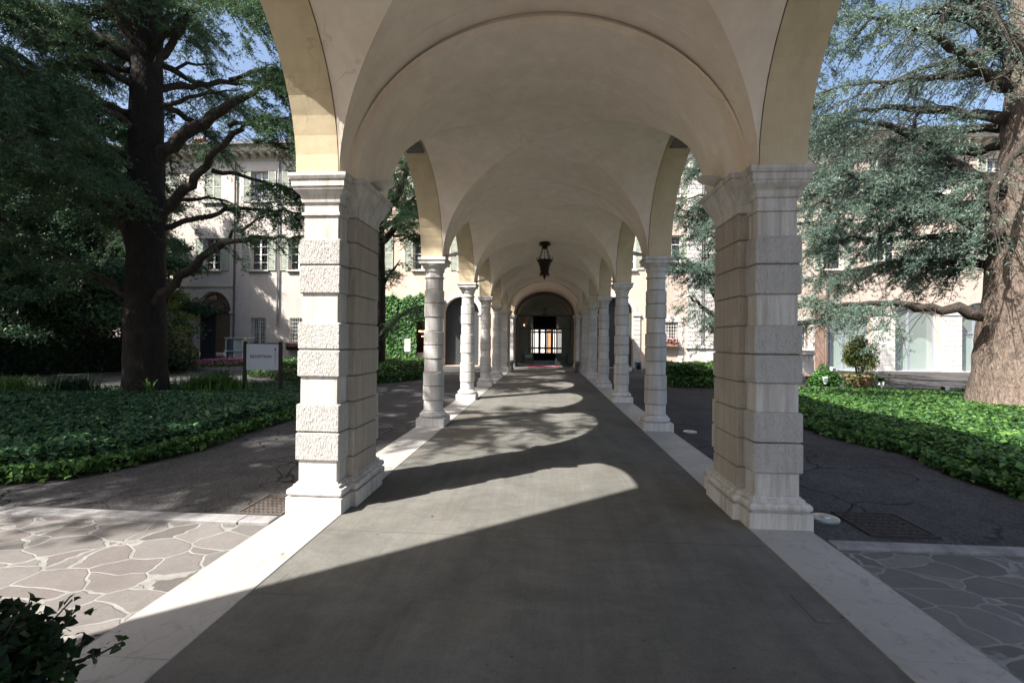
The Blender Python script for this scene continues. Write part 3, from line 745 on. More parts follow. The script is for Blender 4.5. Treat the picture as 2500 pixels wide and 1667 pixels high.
for i in range(8):
    a = i * math.pi / 4; c, s_ = math.cos(a), math.sin(a)
    m.tube([(.2 * c, .2 * s_, .6, .012), (.25 * c, .25 * s_, .64, .014), (.235 * c, .235 * s_, .70, .006)], 5)
    m.tube([(.13 * c, .13 * s_, .2, .012), (.15 * c, .15 * s_, .13, .018), (.13 * c, .13 * s_, .10, .006)], 5)
LP(m, 'lantern_body')

# ================================================================== FACADES
YF = 29.0
def wall_holes(m, x0, x1, z0, z1, y, holes, reveal=.25, mi=0, ri=0):
    """front wall at plane y facing -Y. holes: (xa, xb, za, zb, arch_rise)"""
    xs = sorted({x0, x1, *[h[0] for h in holes], *[h[1] for h in holes]}); zs = sorted({z0, z1, *[h[2] for h in holes], *[h[3] + h[4] for h in holes]})
    for xa, xb in zip(xs[:-1], xs[1:]):
        for za, zb in zip(zs[:-1], zs[1:]):
            cx, cz = (xa + xb) / 2, (za + zb) / 2
            if any(h[0] < cx < h[1] and h[2] < cz < h[3] + h[4] for h in holes): continue
            m.add([(xa, y, za), (xb, y, za), (xb, y, zb), (xa, y, zb)], [(0, 1, 2, 3)], mi)
    for xa, xb, za, zb, r in holes:
        if r > 0:
            n = 20; c = (xa + xb) / 2; l = (xb - xa) / 2; top = zb + r
            A = [(c - l * math.cos(math.pi * i / n), zb + r * math.sin(math.pi * i / n)) for i in range(n + 1)]
            for (p, zp), (q, zq) in zip(A[:-1], A[1:]):
                m.add([(p, y, zp), (q, y, zq), (q, y, top), (p, y, top)], [(0, 1, 2, 3)], mi)
                m.add([(p, y, zp), (q, y, zq), (q, y + reveal, zq), (p, y + reveal, zp)], [(0, 1, 2, 3)], ri)
        else:
            m.add([(xa, y, zb), (xb, y, zb), (xb, y + reveal, zb), (xa, y + reveal, zb)], [(0, 1, 2, 3)], ri)
        for x in (xa, xb): m.add([(x, y, za), (x, y, zb), (x, y + reveal, zb), (x, y + reveal, za)], [(0, 1, 2, 3)], ri)
        m.add([(xa, y, za), (xb, y, za), (xb, y + reveal, za), (xa, y + reveal, za)], [(0, 1, 2, 3)], ri)

def bparts(root):
    def f(m, nm, mat, **k): return m.build(nm, mat, parent=root, **k)
    return f
def casement(root, xa, xb, za, zb, y, glass='window_glass', frame='frame_white', curtains=True):
    """window part: frame mesh with pane and curtain children"""
    w = xb - xa; c = (xa + xb) / 2; m = MB(); t = .06
    m.box(xa, xb, y, y + .07, zb - t, zb); m.box(xa, xb, y, y + .07, za, za + t); m.box(xa, xa + t, y, y + .07, za + t, zb - t); m.box(xb - t, xb, y, y + .07, za + t, zb - t)
    m.box(c - .05, c + .05, y - .01, y + .07, za + t, zb - t)
    n = 4 if zb - za > 1.7 else 2
    for i in range(1, n):
        z = za + (zb - za) * i / n; m.box(xa + t, c - .05, y + .01, y + .05, z - .018, z + .018); m.box(c + .05, xb - t, y + .01, y + .05, z - .018, z + .018)
    f = m.build('window', frame, parent=root)
    m = MB(); m.add([(xa + t, y + .04, za + t), (xb - t, y + .04, za + t), (xb - t, y + .04, zb - t), (xa + t, y + .04, zb - t)], [(0, 1, 2, 3)])
    m.build('pane', 'inner_glass' if curtains else glass, parent=f)
    if curtains:
        m = MB(); N = 24
        for s0, s1 in ((xa + t, c - .08), (c + .1, xb - t)):
            for i in range(N):
                a, b = s0 + (s1 - s0) * i / N, s0 + (s1 - s0) * (i + 1) / N
                ya = y + .16 + .03 * math.sin(i * 1.9); yb = y + .16 + .03 * math.sin((i + 1) * 1.9)
                m.add([(a, ya, za + .03), (b, yb, za + .03), (b, yb, zb - .03), (a, ya, zb - .03)], [(0, 1, 2, 3)])
        m.build('curtain', 'curtain', parent=f)
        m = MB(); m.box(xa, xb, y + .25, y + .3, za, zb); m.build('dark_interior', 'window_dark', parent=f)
    return f
def shutter(root, xa, xb, za, zb, y):
    m = MB(); t = .05
    for (a, b, c, d) in ((xa, xb, zb - t, zb), (xa, xb, za, za + t), (xa, xa + t, za + t, zb - t), (xb - t, xb, za + t, zb - t), (xa + t, xb - t, (za + zb) / 2 - .03, (za + zb) / 2 + .03)):
        m.box(a, b, y, y + .045, c, d)
    n = int((zb - za) / .075)
    for i in range(n):
        z = za + t + (zb - za - 2 * t) * i / n
        m.add([(xa + t, y + .04, z + .035), (xb - t, y + .04, z + .035), (xb - t, y + .004, z - .012), (xa + t, y + .004, z - .012)], [(0, 1, 2, 3)])
    m.box(xa + t, xb - t, y + .041, y + .043, za + t, zb - t)
    return m.build('shutter', 'shutter_paint', parent=root)
def sill(root, xa, xb, z, y, mat='sill_stone'):
    m = MB(); m.box(xa - .1, xb + .1, y - .16, y + .02, z - .09, z); m.box(xa - .05, xb + .05, y - .10, y + .0, z - .14, z - .09)
    return m.build('sill', mat, parent=root)
def grille(root, xa, xb, za, zb, y, n=7, k=7, mat='frame_white'):
    m = MB()
    for i in range(n):
        x = xa + (xb - xa) * (i + .5) / n; m.tube([(x, y, za, .011), (x, y, zb, .011)], 6)
    for i in range(1, k):
        z = za + (zb - za) * i / k; m.box(xa, xb, y - .006, y + .006, z - .012, z + .012)
    return m.build('window_grille', mat, parent=root)
def cornice(root, x0, x1, y):
    m = MB()
    prof = [(12.95, 0.02), (13.02, .06), (13.06, .06), (13.06, .10), (13.36, .12), (13.36, .62), (13.45, .66), (13.6, .66), (13.64, .72), (13.72, .78)]
    for (za, a), (zb, b) in zip(prof[:-1], prof[1:]):
        m.add([(x0, y - a, za), (x1, y - a, za), (x1, y - b, zb), (x0, y - b, zb)], [(0, 1, 2, 3)])
    m.build('cornice', 'cornice_plaster', parent=root)
    x = x0 + .2
    while x < x1 - .2:
        m = MB(); m.add([(x, y - .1, 13.06), (x + .22, y - .1, 13.06), (x + .22, y - .56, 13.25), (x, y - .56, 13.25), (x, y - .1, 13.36), (x + .22, y - .1, 13.36), (x + .22, y - .56, 13.36), (x, y - .56, 13.36)],
              [(0, 1, 2, 3), (4, 5, 6, 7), (0, 3, 7, 4), (1, 2, 6, 5), (2, 3, 7, 6)]); x += .58
        m.build('cornice_bracket', 'cornice_plaster', parent=root)
    m = MB(); m.box(x0, x1, y - .92, y - .78, 13.70, 13.86); m.build('gutter', 'gutter', parent=root)
    # roof tiles: corrugated slope
    m = MB(); x = x0; st = .11; i = 0; row = []
    nx = int((x1 - x0) / st)
    for i in range(nx + 1):
        z = .05 * (i % 2)
        row += [(x0 + i * st, y - .86, 13.86 + z), (x0 + i * st, y + 4.5, 15.5 + z)]
    b = len(m.v); m.v += row
    for i in range(nx): m.f.append((b + 2 * i, b + 2 * i + 2, b + 2 * i + 3, b + 2 * i + 1)); m.m.append(0)
    if not (x0 < 0 < x1): m.box(x0, x1, y + 4.4, y + 9, 0.5, 15.4)
    else: m.box(x0, x1, y + 4.4, y + 8.8, 5, 15.4); m.box(x0, -2.2, y + 4.4, y + 8.8, 0, 5); m.box(2.2, x1, y + 4.4, y + 8.8, 0, 5)
    m.build('roof', 'terracotta', parent=root)
    x = x0 + .6
    while x < x1: m = MB(); m.tube([(x, y - .6, 13.93, .015), (x, y - .62, 14.10, .015)], 5); x += 1.35; m.build('snow_guard', 'gutter', parent=root)
def chimney(root, x, y, w=.8):
    m = MB(); m.box(x - w / 2, x + w / 2, y - .3, y + .3, 13.9, 15.65); m.cbox(x - w / 2 - .06, x + w / 2 + .06, y - .36, y + .36, 15.65, 15.75, .02)
    for i in range(4): m.box(x - w / 2 + i * (w - .12) / 3, x - w / 2 + .12 + i * (w - .12) / 3, y - .28, y - .18, 15.75, 16.05)
    m.add([(x - w / 2 - .08, y - .38, 16.05), (x + w / 2 + .08, y - .38, 16.05), (x + w / 2 + .08, y + .38, 16.05), (x - w / 2 - .08, y + .38, 16.05), (x - .05, y, 16.4), (x + .05, y, 16.4)], [(0, 1, 5, 4), (1, 2, 5), (2, 3, 4, 5), (3, 0, 4), (0, 3, 2, 1)])
    m.build('chimney', 'terracotta', parent=root)

# ---------------- left wing
LB = empty('hotel_wing', (-21, YF, 0), label='long pale grey plastered wing with green shuttered windows and brown downpipes behind the left cedar', cat='building')
LB.matrix_basis = Matrix.Translation((0, 0, 0))
ups = [(-30.65, -29.5), (-27.75, -26.6), (-24.9, -23.95), (-22.07, -20.91), (-18.93, -17.76), (-16.36, -15.2), (-13.9, -12.95)]
m = MB(); H = []
for i, (a, b) in enumerate(ups): H += [(a, b, 5.94, 8.0, 0), (a, b, 10.35, 12.3, 0)]
H += [(-22.5, -20.2, .0, 3.23, 1.35), (-25.7, -23.35, .0, 3.23, 1.2), (-18.83, -17.85, 1.2, 2.89, 0), (-16.26, -15.25, 1.2, 2.89, 0)]
wall_holes(m, -34, -12.5, -.05, 12.98, YF, H, .32)
m.build('wall', 'grey_plaster', parent=LB)
cornice(LB, -34, -12.5, YF); chimney(LB, -25.4, 33)
m = MB(); m.box(-34, -19.99, YF - .06, YF, 4.86, 4.98); m.build('string_course', 'cornice_plaster', parent=LB)
for i, (a, b) in enumerate(ups):
    f = casement(LB, a + .02, b - .02, 5.96, 7.98, YF + .2); sill(LB, a, b, 5.94, YF)
    shutter(LB, a - .54, a - .01, 5.92, 8.02, YF - .06); shutter(LB, b + .01, b + .54, 5.92, 8.02, YF - .06)
    sill(LB, a, b, 10.35, YF)
    if i in (0, 1, 2, 3): 
        c = (a + b) / 2; shutter(LB, a, c, 10.37, 12.28, YF + .03); shutter(LB, c, b, 10.37, 12.28, YF + .03)
    else:
        casement(LB, a + .02, b - .02, 10.37, 12.28, YF + .2, curtains=False); shutter(LB, a - .5, a - .01, 10.33, 12.32, YF - .06); shutter(LB, b + .01, b + .5, 10.33, 12.32, YF - .06)
for a, b in ((-18.83, -17.85), (-16.26, -15.25)):
    casement(LB, a + .02, b - .02, 1.22, 2.87, YF + .22, curtains=True); grille(LB, a + .01, b - .01, 1.22, 2.88, YF + .02)
def portal(root, xa, xb, zs, rise, y, door=True):
    c = (xa + xb) / 2; m = MB(); t = .05; l = (xb - xa) / 2
    for r_, th in ((1.0, .05), (.62, .05)):
        n = 20
        for i in range(n):
            a0, a1 = math.pi * i / n, math.pi * (i + 1) / n
            q = []
            for aa, rr in ((a0, r_), (a1, r_), (a1, r_ - th / l), (a0, r_ - th / l)): q.append((c - l * rr * math.cos(aa), zs + rise * rr * math.sin(aa)))
            m.add([(x, y, z) for x, z in q] + [(x, y + .06, z) for x, z in q], [(0, 1, 2, 3), (4, 5, 6, 7), (0, 1, 5, 4), (3, 2, 6, 7)])
    m.box(c - .025, c + .025, y, y + .06, zs + rise * .62, zs + rise - .04)
    m.box(xa, xb, y - .01, y + .07, zs - .05, zs + .03); m.box(xa, xa + t, y, y + .06, 0, zs - .05); m.box(xb - t, xb, y, y + .06, 0, zs - .05)
    m.box(c - .15, c - .07, y, y + .06, 0, zs - .05)
    m.box(c - .6, c - .15, y + .01, y + .05, zs - .28, zs - .2)
    f = m.build('portal_frame', 'frame_dark', parent=root)
    m = MB(); m.box(xa + t, c - .15, y + .02, y + .04, .05, zs - .05); m.build('door', 'frame_dark', parent=f)
    m = MB(); m.add([(xa, y + .045, 0), (xb, y + .045, 0), (xb, y + .045, zs), (xa, y + .045, zs)], [(0, 1, 2, 3)])
    n = 20; vs = [(c - l * math.cos(math.pi * i / n), y + .045, zs + rise * math.sin(math.pi * i / n)) for i in range(n + 1)]
    m.add(vs, [tuple(range(n + 1))]); m.build('pane', 'arch_glass', parent=f)
    m = MB(); m.box(c - .55, c - .3, y - .02, y, zs - .2, zs - .1); m.build('door_plate', 'board_white', parent=f)
portal(LB, -22.46, -20.24, 3.23, 1.30, YF + .3); portal(LB, -25.66, -23.4, 3.23, 1.15, YF + .3)
def rust_pillar(root, xa, xb, z1, y, proud=.08, n=9, cap=True, mat=('stone_smooth', 'stone_rough')):
    m = MB()
    for i in range(n):
        za, zb = z1 * i / n, z1 * (i + 1) / n; m.cbox(xa, xb, y - proud, y + .02, za + .012, zb - .012, .012, i % 2)
    m.box(xa + .015, xb - .015, y - proud + .025, y + .01, 0, z1, 0)
    if cap: m.cbox(xa - .05, xb + .05, y - proud - .06, y + .02, z1, z1 + .16, .02, 0)
    return m.build('rusticated_pillar', list(mat), parent=root)
rust_pillar(LB, -23.3, -22.5, 3.12, YF, .1); rust_pillar(LB, -20.2, -19.97, 3.12, YF, .06); rust_pillar(LB, -26.2, -25.72, 3.12, YF, .08)
def pipe(root, x, z0, z1, y, mat='pipe_brown', r=.055, foot=True):
    m = MB(); m.tube([(x, y - .1, z0, r), (x, y - .1, z1, r)], 10)
    z = z0 + .4
    while z < z1: m.tube([(x, y - .1, z, r + .015), (x, y - .1, z + .05, r + .015)], 10); z += 2.4
    if foot: m.tube([(x, y - .1, z0, r), (x + .02, y - .2, z0 - .12, r)], 10)
    m.build('downpipe', mat, parent=root, smooth=True)
pipe(LB, -19.93, 1.2, 12.9, YF); pipe(LB, -17.03, 2.55, 13.0, YF, 'pipe_grey'); pipe(LB, -13.0, .2, 13, YF)
def flower_box(x0, x1, y, z, label, fl='rose_petal', pot='black_iron'):
    m = MB(); m.cbox(x0, x1, y - .14, y + .14, z - .14, z + .1, .01); o = m.build('flower_box', pot); tag(o, label, 'flower box')
    n = 420; C = np.c_[rng.uniform(x0 - .05, x1 + .05, n), rng.uniform(y - .2, y + .16, n), z + rng.uniform(.02, .30, n)]
    leaf_mesh('foliage', C, .09, 'leaf_olive', o); n = 260
    C = np.c_[rng.uniform(x0 - .05, x1 + .05, n), rng.uniform(y - .22, y + .1, n), z + rng.uniform(.06, .36, n)]
    leaf_mesh('flowers', C, .075, fl, o, aspect=1)
flower_box(-16.3, -15.3, YF - .18, 1.0, 'black window box of pink flowers under the grilled window of the grey wing')
# white glazed cabinet by the arched door
m = MB(); x0, x1, y0, y1 = -19.62, -18.5, 27.7, 28.3
for x in (x0, (x0 + x1) / 2 - .03, x1 - .06): m.box(x, x + .06, y0, y0 + .05, 0.04, 1.55)
for z in (.02, .75, 1.5): m.box(x0, x1, y0 - .01, y0 + .06, z, z + .06)
m.box(x0, x1, y0 + .06, y1, 0, 1.56); m.cbox(x0 - .05, x1 + .4, y0 - .05, y1 + .05, 1.57, 1.62, .01)
cb = m.build('glazed_cabinet', 'cabinet_white'); tag(cb, 'low white framed cabinet standing at the right of the arched glass door', 'cabinet')
m = MB(); m.box(x0 + .07, (x0 + x1) / 2 - .04, y0 + .03, y0 + .04, .1, .74); m.box(x0 + .07, (x0 + x1) / 2 - .04, y0 + .03, y0 + .04, .83, 1.49); m.build('pane', 'window_glass', parent=cb)

# ---------------- central block (peach) with the glazed entrance
CB = empty('entrance_building', (0, 0, 0), label='peach plastered central block at the far end of the portico with the glazed entrance arch', cat='building')
ups2 = [(-11.2, -10.1), (-8.3, -7.2), (-5.4, -4.3), (-2.5, -1.4), (1.4, 2.5), (4.3, 5.4)]
m = MB(); H = [(a, b, 5.94, 8.0, 0) for a, b in ups2] + [(a, b, 10.35, 12.3, 0) for a, b in ups2]
H += [(XC - 1.81, XC + 1.81, -.02, 3.17, 1.46), (-8.6, -7.2, .78, 2.8, 0), (3.15, 5.3, 0, 3.2, 1.07), (-6.3, -4.1, 0, 3.2, 1.07)]
wall_holes(m, -12.5, 6.2, -.05, 12.98, YF, H, .5)
m.build('wall', 'peach_plaster', parent=CB)
cornice(CB, -12.5, 6.2, YF)
for a, b in ups2:
    for z0, z1 in ((5.94, 8.0), (10.35, 12.3)):
        casement(CB, a + .02, b - .02, z0 + .02, z1 - .02, YF + .2, curtains=z0 < 9); sill(CB, a, b, z0, YF)
        shutter(CB, a - .53, a - .01, z0 - .02, z1 + .02, YF - .06); shutter(CB, b + .01, b + .53, z0 - .02, z1 + .02, YF - .06)
# archivolts and quoins for side arches
for xa, xb in ((3.15, 5.3), (-6.3, -4.1)):
    m = MB(); c = (xa + xb) / 2; l = (xb - xa) / 2; n = 24
    for i in range(n):
        a0, a1 = math.pi * i / n, math.pi * (i + 1) / n; q = []
        for aa, rr in ((a0, 1), (a1, 1), (a1, 1.25), (a0, 1.25)): q.append((c - l * rr * math.cos(aa), 3.2 + 1.07 * rr * math.sin(aa)))
        m.add([(x, YF - .05, z) for x, z in q] + [(x, YF + .0, z) for x, z in q], [(0, 1, 2, 3), (0, 1, 5, 4), (3, 2, 6, 7)])
    m.build('archivolt', 'stone_smooth', parent=CB)
    rust_pillar(CB, xa - .3, xa, 3.1, YF, .08, 11); rust_pillar(CB, xb, xb + .42, 3.1, YF, .08, 11)
    m = MB(); m.box(xa, xb, YF + .48, YF + .52, 0, 4.3); m.build('doorway', 'frame_dark', parent=CB)
# left window with chandelier glow
m = MB(); m.box(-8.6, -7.2, YF + 1.6, YF + 1.65, .5, 3); m.box(-8.62, -8.6, YF + .5, YF + 1.6, .5, 3); m.box(-7.2, -7.18, YF + .5, YF + 1.6, .5, 3); m.box(-8.6, -7.2, YF + .5, YF + 1.6, .6, .62); m.box(-8.6, -7.2, YF + .5, YF + 1.6, 2.8, 2.82)
m.build('window_room', 'door_wood', parent=CB)
m = MB(); m.box(-8.62, -8.52, YF + .3, YF + .36, .78, 2.8); m.build('window', 'frame_dark', parent=CB)
ch = MB(); cx, cy = -7.84, YF + .9
ch.tube([(cx, cy, 2.8, .012), (cx, cy, 2.05, .02)], 6)
for i in range(6):
    a = i * math.pi / 3; ch.tube([(cx, cy, 2.0, .012), (cx + .14 * math.cos(a), cy + .14 * math.sin(a), 1.94, .01), (cx + .26 * math.cos(a), cy + .26 * math.sin(a), 2.08, .01)], 5)
cho = ch.build('chandelier', 'brass'); tag(cho, 'small lit brass chandelier glowing inside the dark window beside the ivy wall', 'chandelier')
b = MB()
for i in range(6):
    a = i * math.pi / 3; b.lathe([(2.08, .008), (2.10, .022), (2.14, .022), (2.18, .004)], cx + .26 * math.cos(a), cy + .26 * math.sin(a), 8)
for i in range(5):
    a = i * 1.25; b.lathe([(1.78, .004), (1.80, .014), (1.83, .004)], cx + .1 * math.cos(a), cy + .1 * math.sin(a), 8)
b.build('bulbs', 'warm_bulb', parent=cho)
# stucco end wall and glass screen at the portico end
n = 32; m = MB(); rx, rz = 1.81, 1.46
def arch_ring(m, y0, y1, ro, ri, c=XC, zs=3.17, rx=rx, rz=rz):
    for i in range(n):
        a0, a1 = math.pi * i / n, math.pi * (i + 1) / n; q = []
        for aa, rr in ((a0, ri), (a1, ri), (a1, ro), (a0, ro)): q.append((c - rx * rr * math.cos(aa), zs + rz * rr * math.sin(aa)))
        m.add([(x, y0, z) for x, z in q] + [(x, y1, z) for x, z in q], [(0, 1, 2, 3), (0, 1, 5, 4), (3, 2, 6, 7), (4, 5, 6, 7)])
yg = 29.55
arch_ring(m, yg, yg + .08, 1.0, .962)
m.box(XC - 1.81, XC + 1.81, yg - .01, yg + .09, 3.12, 3.2); m.box(XC - 1.81, XC - 1.75, yg, yg + .08, 0, 3.12); m.box(XC + 1.75, XC + 1.81, yg, yg + .08, 0, 3.12)
for x in (-.76, .68): m.box(x - .025, x + .025, yg, yg + .08, 0, 3.12)
m.box(XC - 1.75, XC + 1.75, yg + .01, yg + .07, 2.30, 2.36)
gs = m.build('entrance_screen', 'frame_dark', parent=CB)
m = MB(); m.add([(XC - 1.75, yg + .04, 0), (-.785, yg + .04, 0), (-.785, yg + .04, 3.12), (XC - 1.75, yg + .04, 3.12)], [(0, 1, 2, 3)]); m.add([(.705, yg + .04, 0), (XC + 1.75, yg + .04, 0), (XC + 1.75, yg + .04, 3.12), (.705, yg + .04, 3.12)], [(0, 1, 2, 3)])
m.add([(XC - 1.75 * math.cos(math.pi * i / n), yg + .04, 3.2 + 1.4 * math.sin(math.pi * i / n)) for i in range(n + 1)], [tuple(range(n + 1))])
m.build('pane', 'portal_reflection_tint', parent=gs)
# inner hall: side walls, barrel vault, inner arch, far doors
m = MB(); hx0, hx1 = XC - 2.1, XC + 2.1
for x in (hx0, hx1): m.add([(x, yg + .2, -.02), (x, 38, -.02), (x, 38, 3.3), (x, yg + .2, 3.3)], [(0, 1, 2, 3)])
for i in range(n):
    a0, a1 = math.pi * i / n, math.pi * (i + 1) / n
    m.add([(XC - 2.1 * math.cos(a0), yg + .2, 3.3 + 1.5 * math.sin(a0)), (XC - 2.1 * math.cos(a1), yg + .2, 3.3 + 1.5 * math.sin(a1)), (XC - 2.1 * math.cos(a1), 38, 3.3 + 1.5 * math.sin(a1)), (XC - 2.1 * math.cos(a0), 38, 3.3 + 1.5 * math.sin(a0))], [(0, 1, 2, 3)])
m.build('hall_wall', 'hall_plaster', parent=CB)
m = MB(); m.box(hx0, hx1, 29.0, 41, -.03, -.006); m.build('hall_floor', 'strip_stone', parent=CB)
m = MB(); wall_holes(m, hx0, hx1, 0, 4.8, 33.6, [(XC - 1.25, XC + 1.25, 0, 2.7, 1.1)], .45); m.build('inner_arch_wall', 'hall_plaster', parent=CB)
m = MB(); arch_ring(m, 33.52, 33.6, 1.16, 1.0, zs=2.7, rx=1.25, rz=1.1); m.build('inner_archivolt', 'orange_door_arch_glow', parent=CB)  # orange colour stands in for warm light on this arch
for sx in (-1.5,):
    m = MB(); m.lathe([(2.62, .01), (2.64, .03), (2.70, .035), (2.74, .02)], sx, 33.4, 12); m.build('wall_sconce', 'warm_bulb', parent=CB)
m = MB(); holes = []
for a, b in ((-1.12, -1.06), (-.98, -.9), (-.82, -.56), (-.36, -.05), (.12, .44), (.64, .70), (.78, .95), (1.0, 1.3)):
    holes += [(a, b, .62, .92, 0), (a, b, 1.06, 2.2, 0), (a, b, 2.34, 2.44, 0)]
wall_holes(m, hx0, hx1, 0, 4.8, 37.9, holes, .06); m.build('hall_doors', 'door_wood', parent=CB)
m = MB(); m.box(-.12, -.09, 37.84, 37.9, 1.0, 1.3); m.build('door_handle', 'brass', parent=CB)
m = MB(); m.box(-1.0, .95, 28.35, 29.5, -.004, .008); o = m.build('door_mat', 'red_carpet'); tag(o, 'red carpet mat on the floor in front of the glass entrance', 'mat')
# rear court wall beyond the hall, lit by the sun
RC = empty('rear_building', (0, 52, 0), label='pale sunlit building glimpsed through the far glass doors', cat='building'); RC.matrix_basis = Matrix.Identity(4)
m = MB(); wall_holes(m, -14, 14, -.02, 7, 60, [(.22, .75, 0, 2.9, 0)], .1); m.build('wall', 'pale_plaster', parent=RC)
m = MB(); m.box(.22, .75, 60.1, 60.15, 0, 2.9); m.build('door', 'orange_door_arch_glow', parent=RC)
def bin_(x, y, label):
    m = MB(); m.lathe([(0, .13), (.02, .14), (.55, .14), (.57, .15), (.60, .15), (.60, .12), (.55, .11)], n=20); o = m.build('ash_bin', 'bin_metal', smooth=True, loc=(x, y, 0)); tag(o, label, 'bin', 'metal bins by the entrance')
    m = MB(); m.lathe([(.56, .105), (.565, .001)], n=16); m.build('sand_tray', 'soil', parent=o)
    m = MB(); m.box(-.03, .03, -.15, -.139, .3, .5); m.build('plate', 'frame_dark', parent=o)
bin_(-1.70, 23.5, 'cylindrical metal ash bin against the far square pier on the left'); bin_(1.60, 23.5, 'cylindrical metal ash bin against the far square pier on the right')

# ---------------- right wing
RB = empty('garden_wing', (16, YF, 0), label='peach and white rusticated wing with tall glass doors behind the right cedar', cat='building'); RB.matrix_basis = Matrix.Identity(4)
ups3 = [(6.95, 8.15), (10.6, 11.7), (13.4, 14.5), (16.3, 17.4), (19.3, 20.4), (22.3, 23.4), (25.3, 26.4), (28.3, 29.4)]
m = MB(); H = [(a, b, 5.94, 8.0, 0) for a, b in ups3] + [(a, b, 10.35, 12.3, 0) for a, b in ups3]
H += [(6.85, 7.95, 1.36, 2.76, 0), (14.6, 15.48, 1.25, 2.75, 0), (16.62, 19.0, .02, 3.1, .9), (20.0, 22.7, .02, 3.1, .9), (23.85, 26.2, .02, 3.1, .9)]
wall_holes(m, 6.2, 34, -.05, 12.98, YF, H, .4)
m.build('wall', 'rose_plaster', parent=RB)
cornice(RB, 6.2, 34, YF); chimney(RB, 17.5, 33.5, 1.2)
for a, b in ups3:
    for z0, z1 in ((5.94, 8.0), (10.35, 12.3)):
        casement(RB, a + .02, b - .02, z0 + .02, z1 - .02, YF + .2, curtains=z0 < 9); sill(RB, a, b, z0, YF)
        shutter(RB, a - .53, a - .01, z0 - .02, z1 + .02, YF - .06); shutter(RB, b + .01, b + .53, z0 - .02, z1 + .02, YF - .06)
def quoins(root, x0, x1, z0, z1, y, n):
    m = MB()
    for i in range(n):
        za, zb = z0 + (z1 - z0) * i / n, z0 + (z1 - z0) * (i + 1) / n; e = .07 if i % 2 else 0
        m.cbox(x0, x1 + e, y - .05, y + .01, za + .008, zb - .008, .008, 0)
    m.build('quoins', 'stone_smooth', parent=root)
quoins(RB, 7.95, 8.2, .3, 3.0, YF, 10); quoins(RB, 15.5, 15.75, .9, 2.95, YF, 9)
m = MB(); m.cbox(6.5, 8.25, YF - .07, YF, 2.76, 3.15, .02); m.build('window_lintel', 'stone_smooth', parent=RB); sill(RB, 6.8, 8.0, 1.36, YF)
m = MB(); m.cbox(14.3, 15.8, YF - .07, YF, 2.76, 3.1, .02); m.build('window_lintel', 'stone_smooth', parent=RB); sill(RB, 14.5, 15.6, 1.24, YF)
casement(RB, 6.87, 7.93, 1.38, 2.74, YF + .3); grille(RB, 6.87, 7.93, 1.38, 2.74, YF + .02)
casement(RB, 14.62, 15.46, 1.27, 2.73, YF + .3, curtains=False); grille(RB, 14.62, 15.46, 1.27, 2.73, YF + .02, 5, 5, 'black_iron')
def rust_wall(root, x0, x1, z0, z1, y, proud, rows, brick=.62, mats=('stone_smooth', 'stone_rough')):
    m = MB(); h = (z1 - z0) / rows
    for i in range(rows):
        x = x0; first = True
        while x < x1 - .02:
            w = brick * (.5 if first and i % 2 else 1); first = False; xe = min(x + w, x1)
            if x1 - xe < .15: xe = x1
            m.cbox(x + .006, xe - .006, y - proud, y, z0 + i * h + .012, z0 + (i + 1) * h - .012, .014, 1); x = xe
    m.box(x0 + .01, x1 - .01, y - proud + .03, y, z0, z1, 0)
    return m.build('rusticated_pilaster', list(mats), parent=root)
rust_wall(RB, 8.45, 9.3, 1.38, 12.8, YF, .14, 44, .43); rust_wall(RB, 9.5, 10.3, 1.38, 12.8, YF, .08, 44, .43)
pipe(RB, 9.4, .2, 12.9, YF + .02, 'pipe_grey', .05)
m = MB(); m.cbox(8.38, 10.4, YF - .26, YF, 1.2, 1.36, .015); m.box(8.45, 10.3, YF - .14, YF, .0, 1.2); m.cbox(8.62, 9.16, YF - .16, YF - .13, .5, 1.08, .01); m.cbox(9.56, 10.2, YF - .16, YF - .13, .5, 1.08, .01)
m.build('pilaster_pedestal', 'stone_smooth', parent=RB)
# brown weathered patch bay + pipe
m = MB(); m.box(15.85, 16.38, YF - .05, YF, 0, 4.4); m.build('weathered_panel', 'brown_plaster', parent=RB)
pipe(RB, 16.48, .1, 12.9, YF, 'pipe_brown', .06)
pipe(RB, 13.0, 4, 12.9, YF, 'pipe_grey', .06)
def glazing(root, xa, xb, y, doors):
    m = MB(); t = .07; top = 4.0
    m.box(xa, xb, y, y + .08, top - t, top); m.box(xa, xb, y, y + .08, 0.02, .1)
    for x in (xa, xb - t): m.box(x, x + t, y, y + .08, .1, top - t)
    for x in doors: m.box(x - .05, x + .05, y - .01, y + .09, .1, top - t)
    if len(doors) > 1: m.box(xa, doors[-1], y, y + .08, 2.2, 2.3)
    f = m.build('glass_doors', 'frame_steel', parent=root)
    m = MB(); m.add([(xa, y + .04, .05), (xb, y + .04, .05), (xb, y + .04, top), (xa, y + .04, top)], [(0, 1, 2, 3)]); m.build('pane', 'pale_glare_glass', parent=f)  # pale pane colour stands in for daylight reflected in the glass
    m = MB(); N = 24; zz = [1.75 + .22 * math.sin((x_ / N) * 9 + xa) for x_ in range(N + 1)]
    for i in range(N):
        a, b = xa + (xb - xa) * i / N, xa + (xb - xa) * (i + 1) / N; m.add([(a, y + .045, .1), (b, y + .045, .1), (b, y + .045, zz[i + 1]), (a, y + .045, zz[i])], [(0, 1, 2, 3)])
    m.build('frosted_film', 'glass_film', parent=f)  # frosted film, its pale green also imitating reflections
glazing(RB, 16.65, 19.0, YF + .3, (16.9, 17.6, 18.35)); glazing(RB, 20.0, 22.7, YF + .3, (21.25,)); glazing(RB, 23.85, 26.2, YF + .3, (24.2, 24.9))
m = MB()
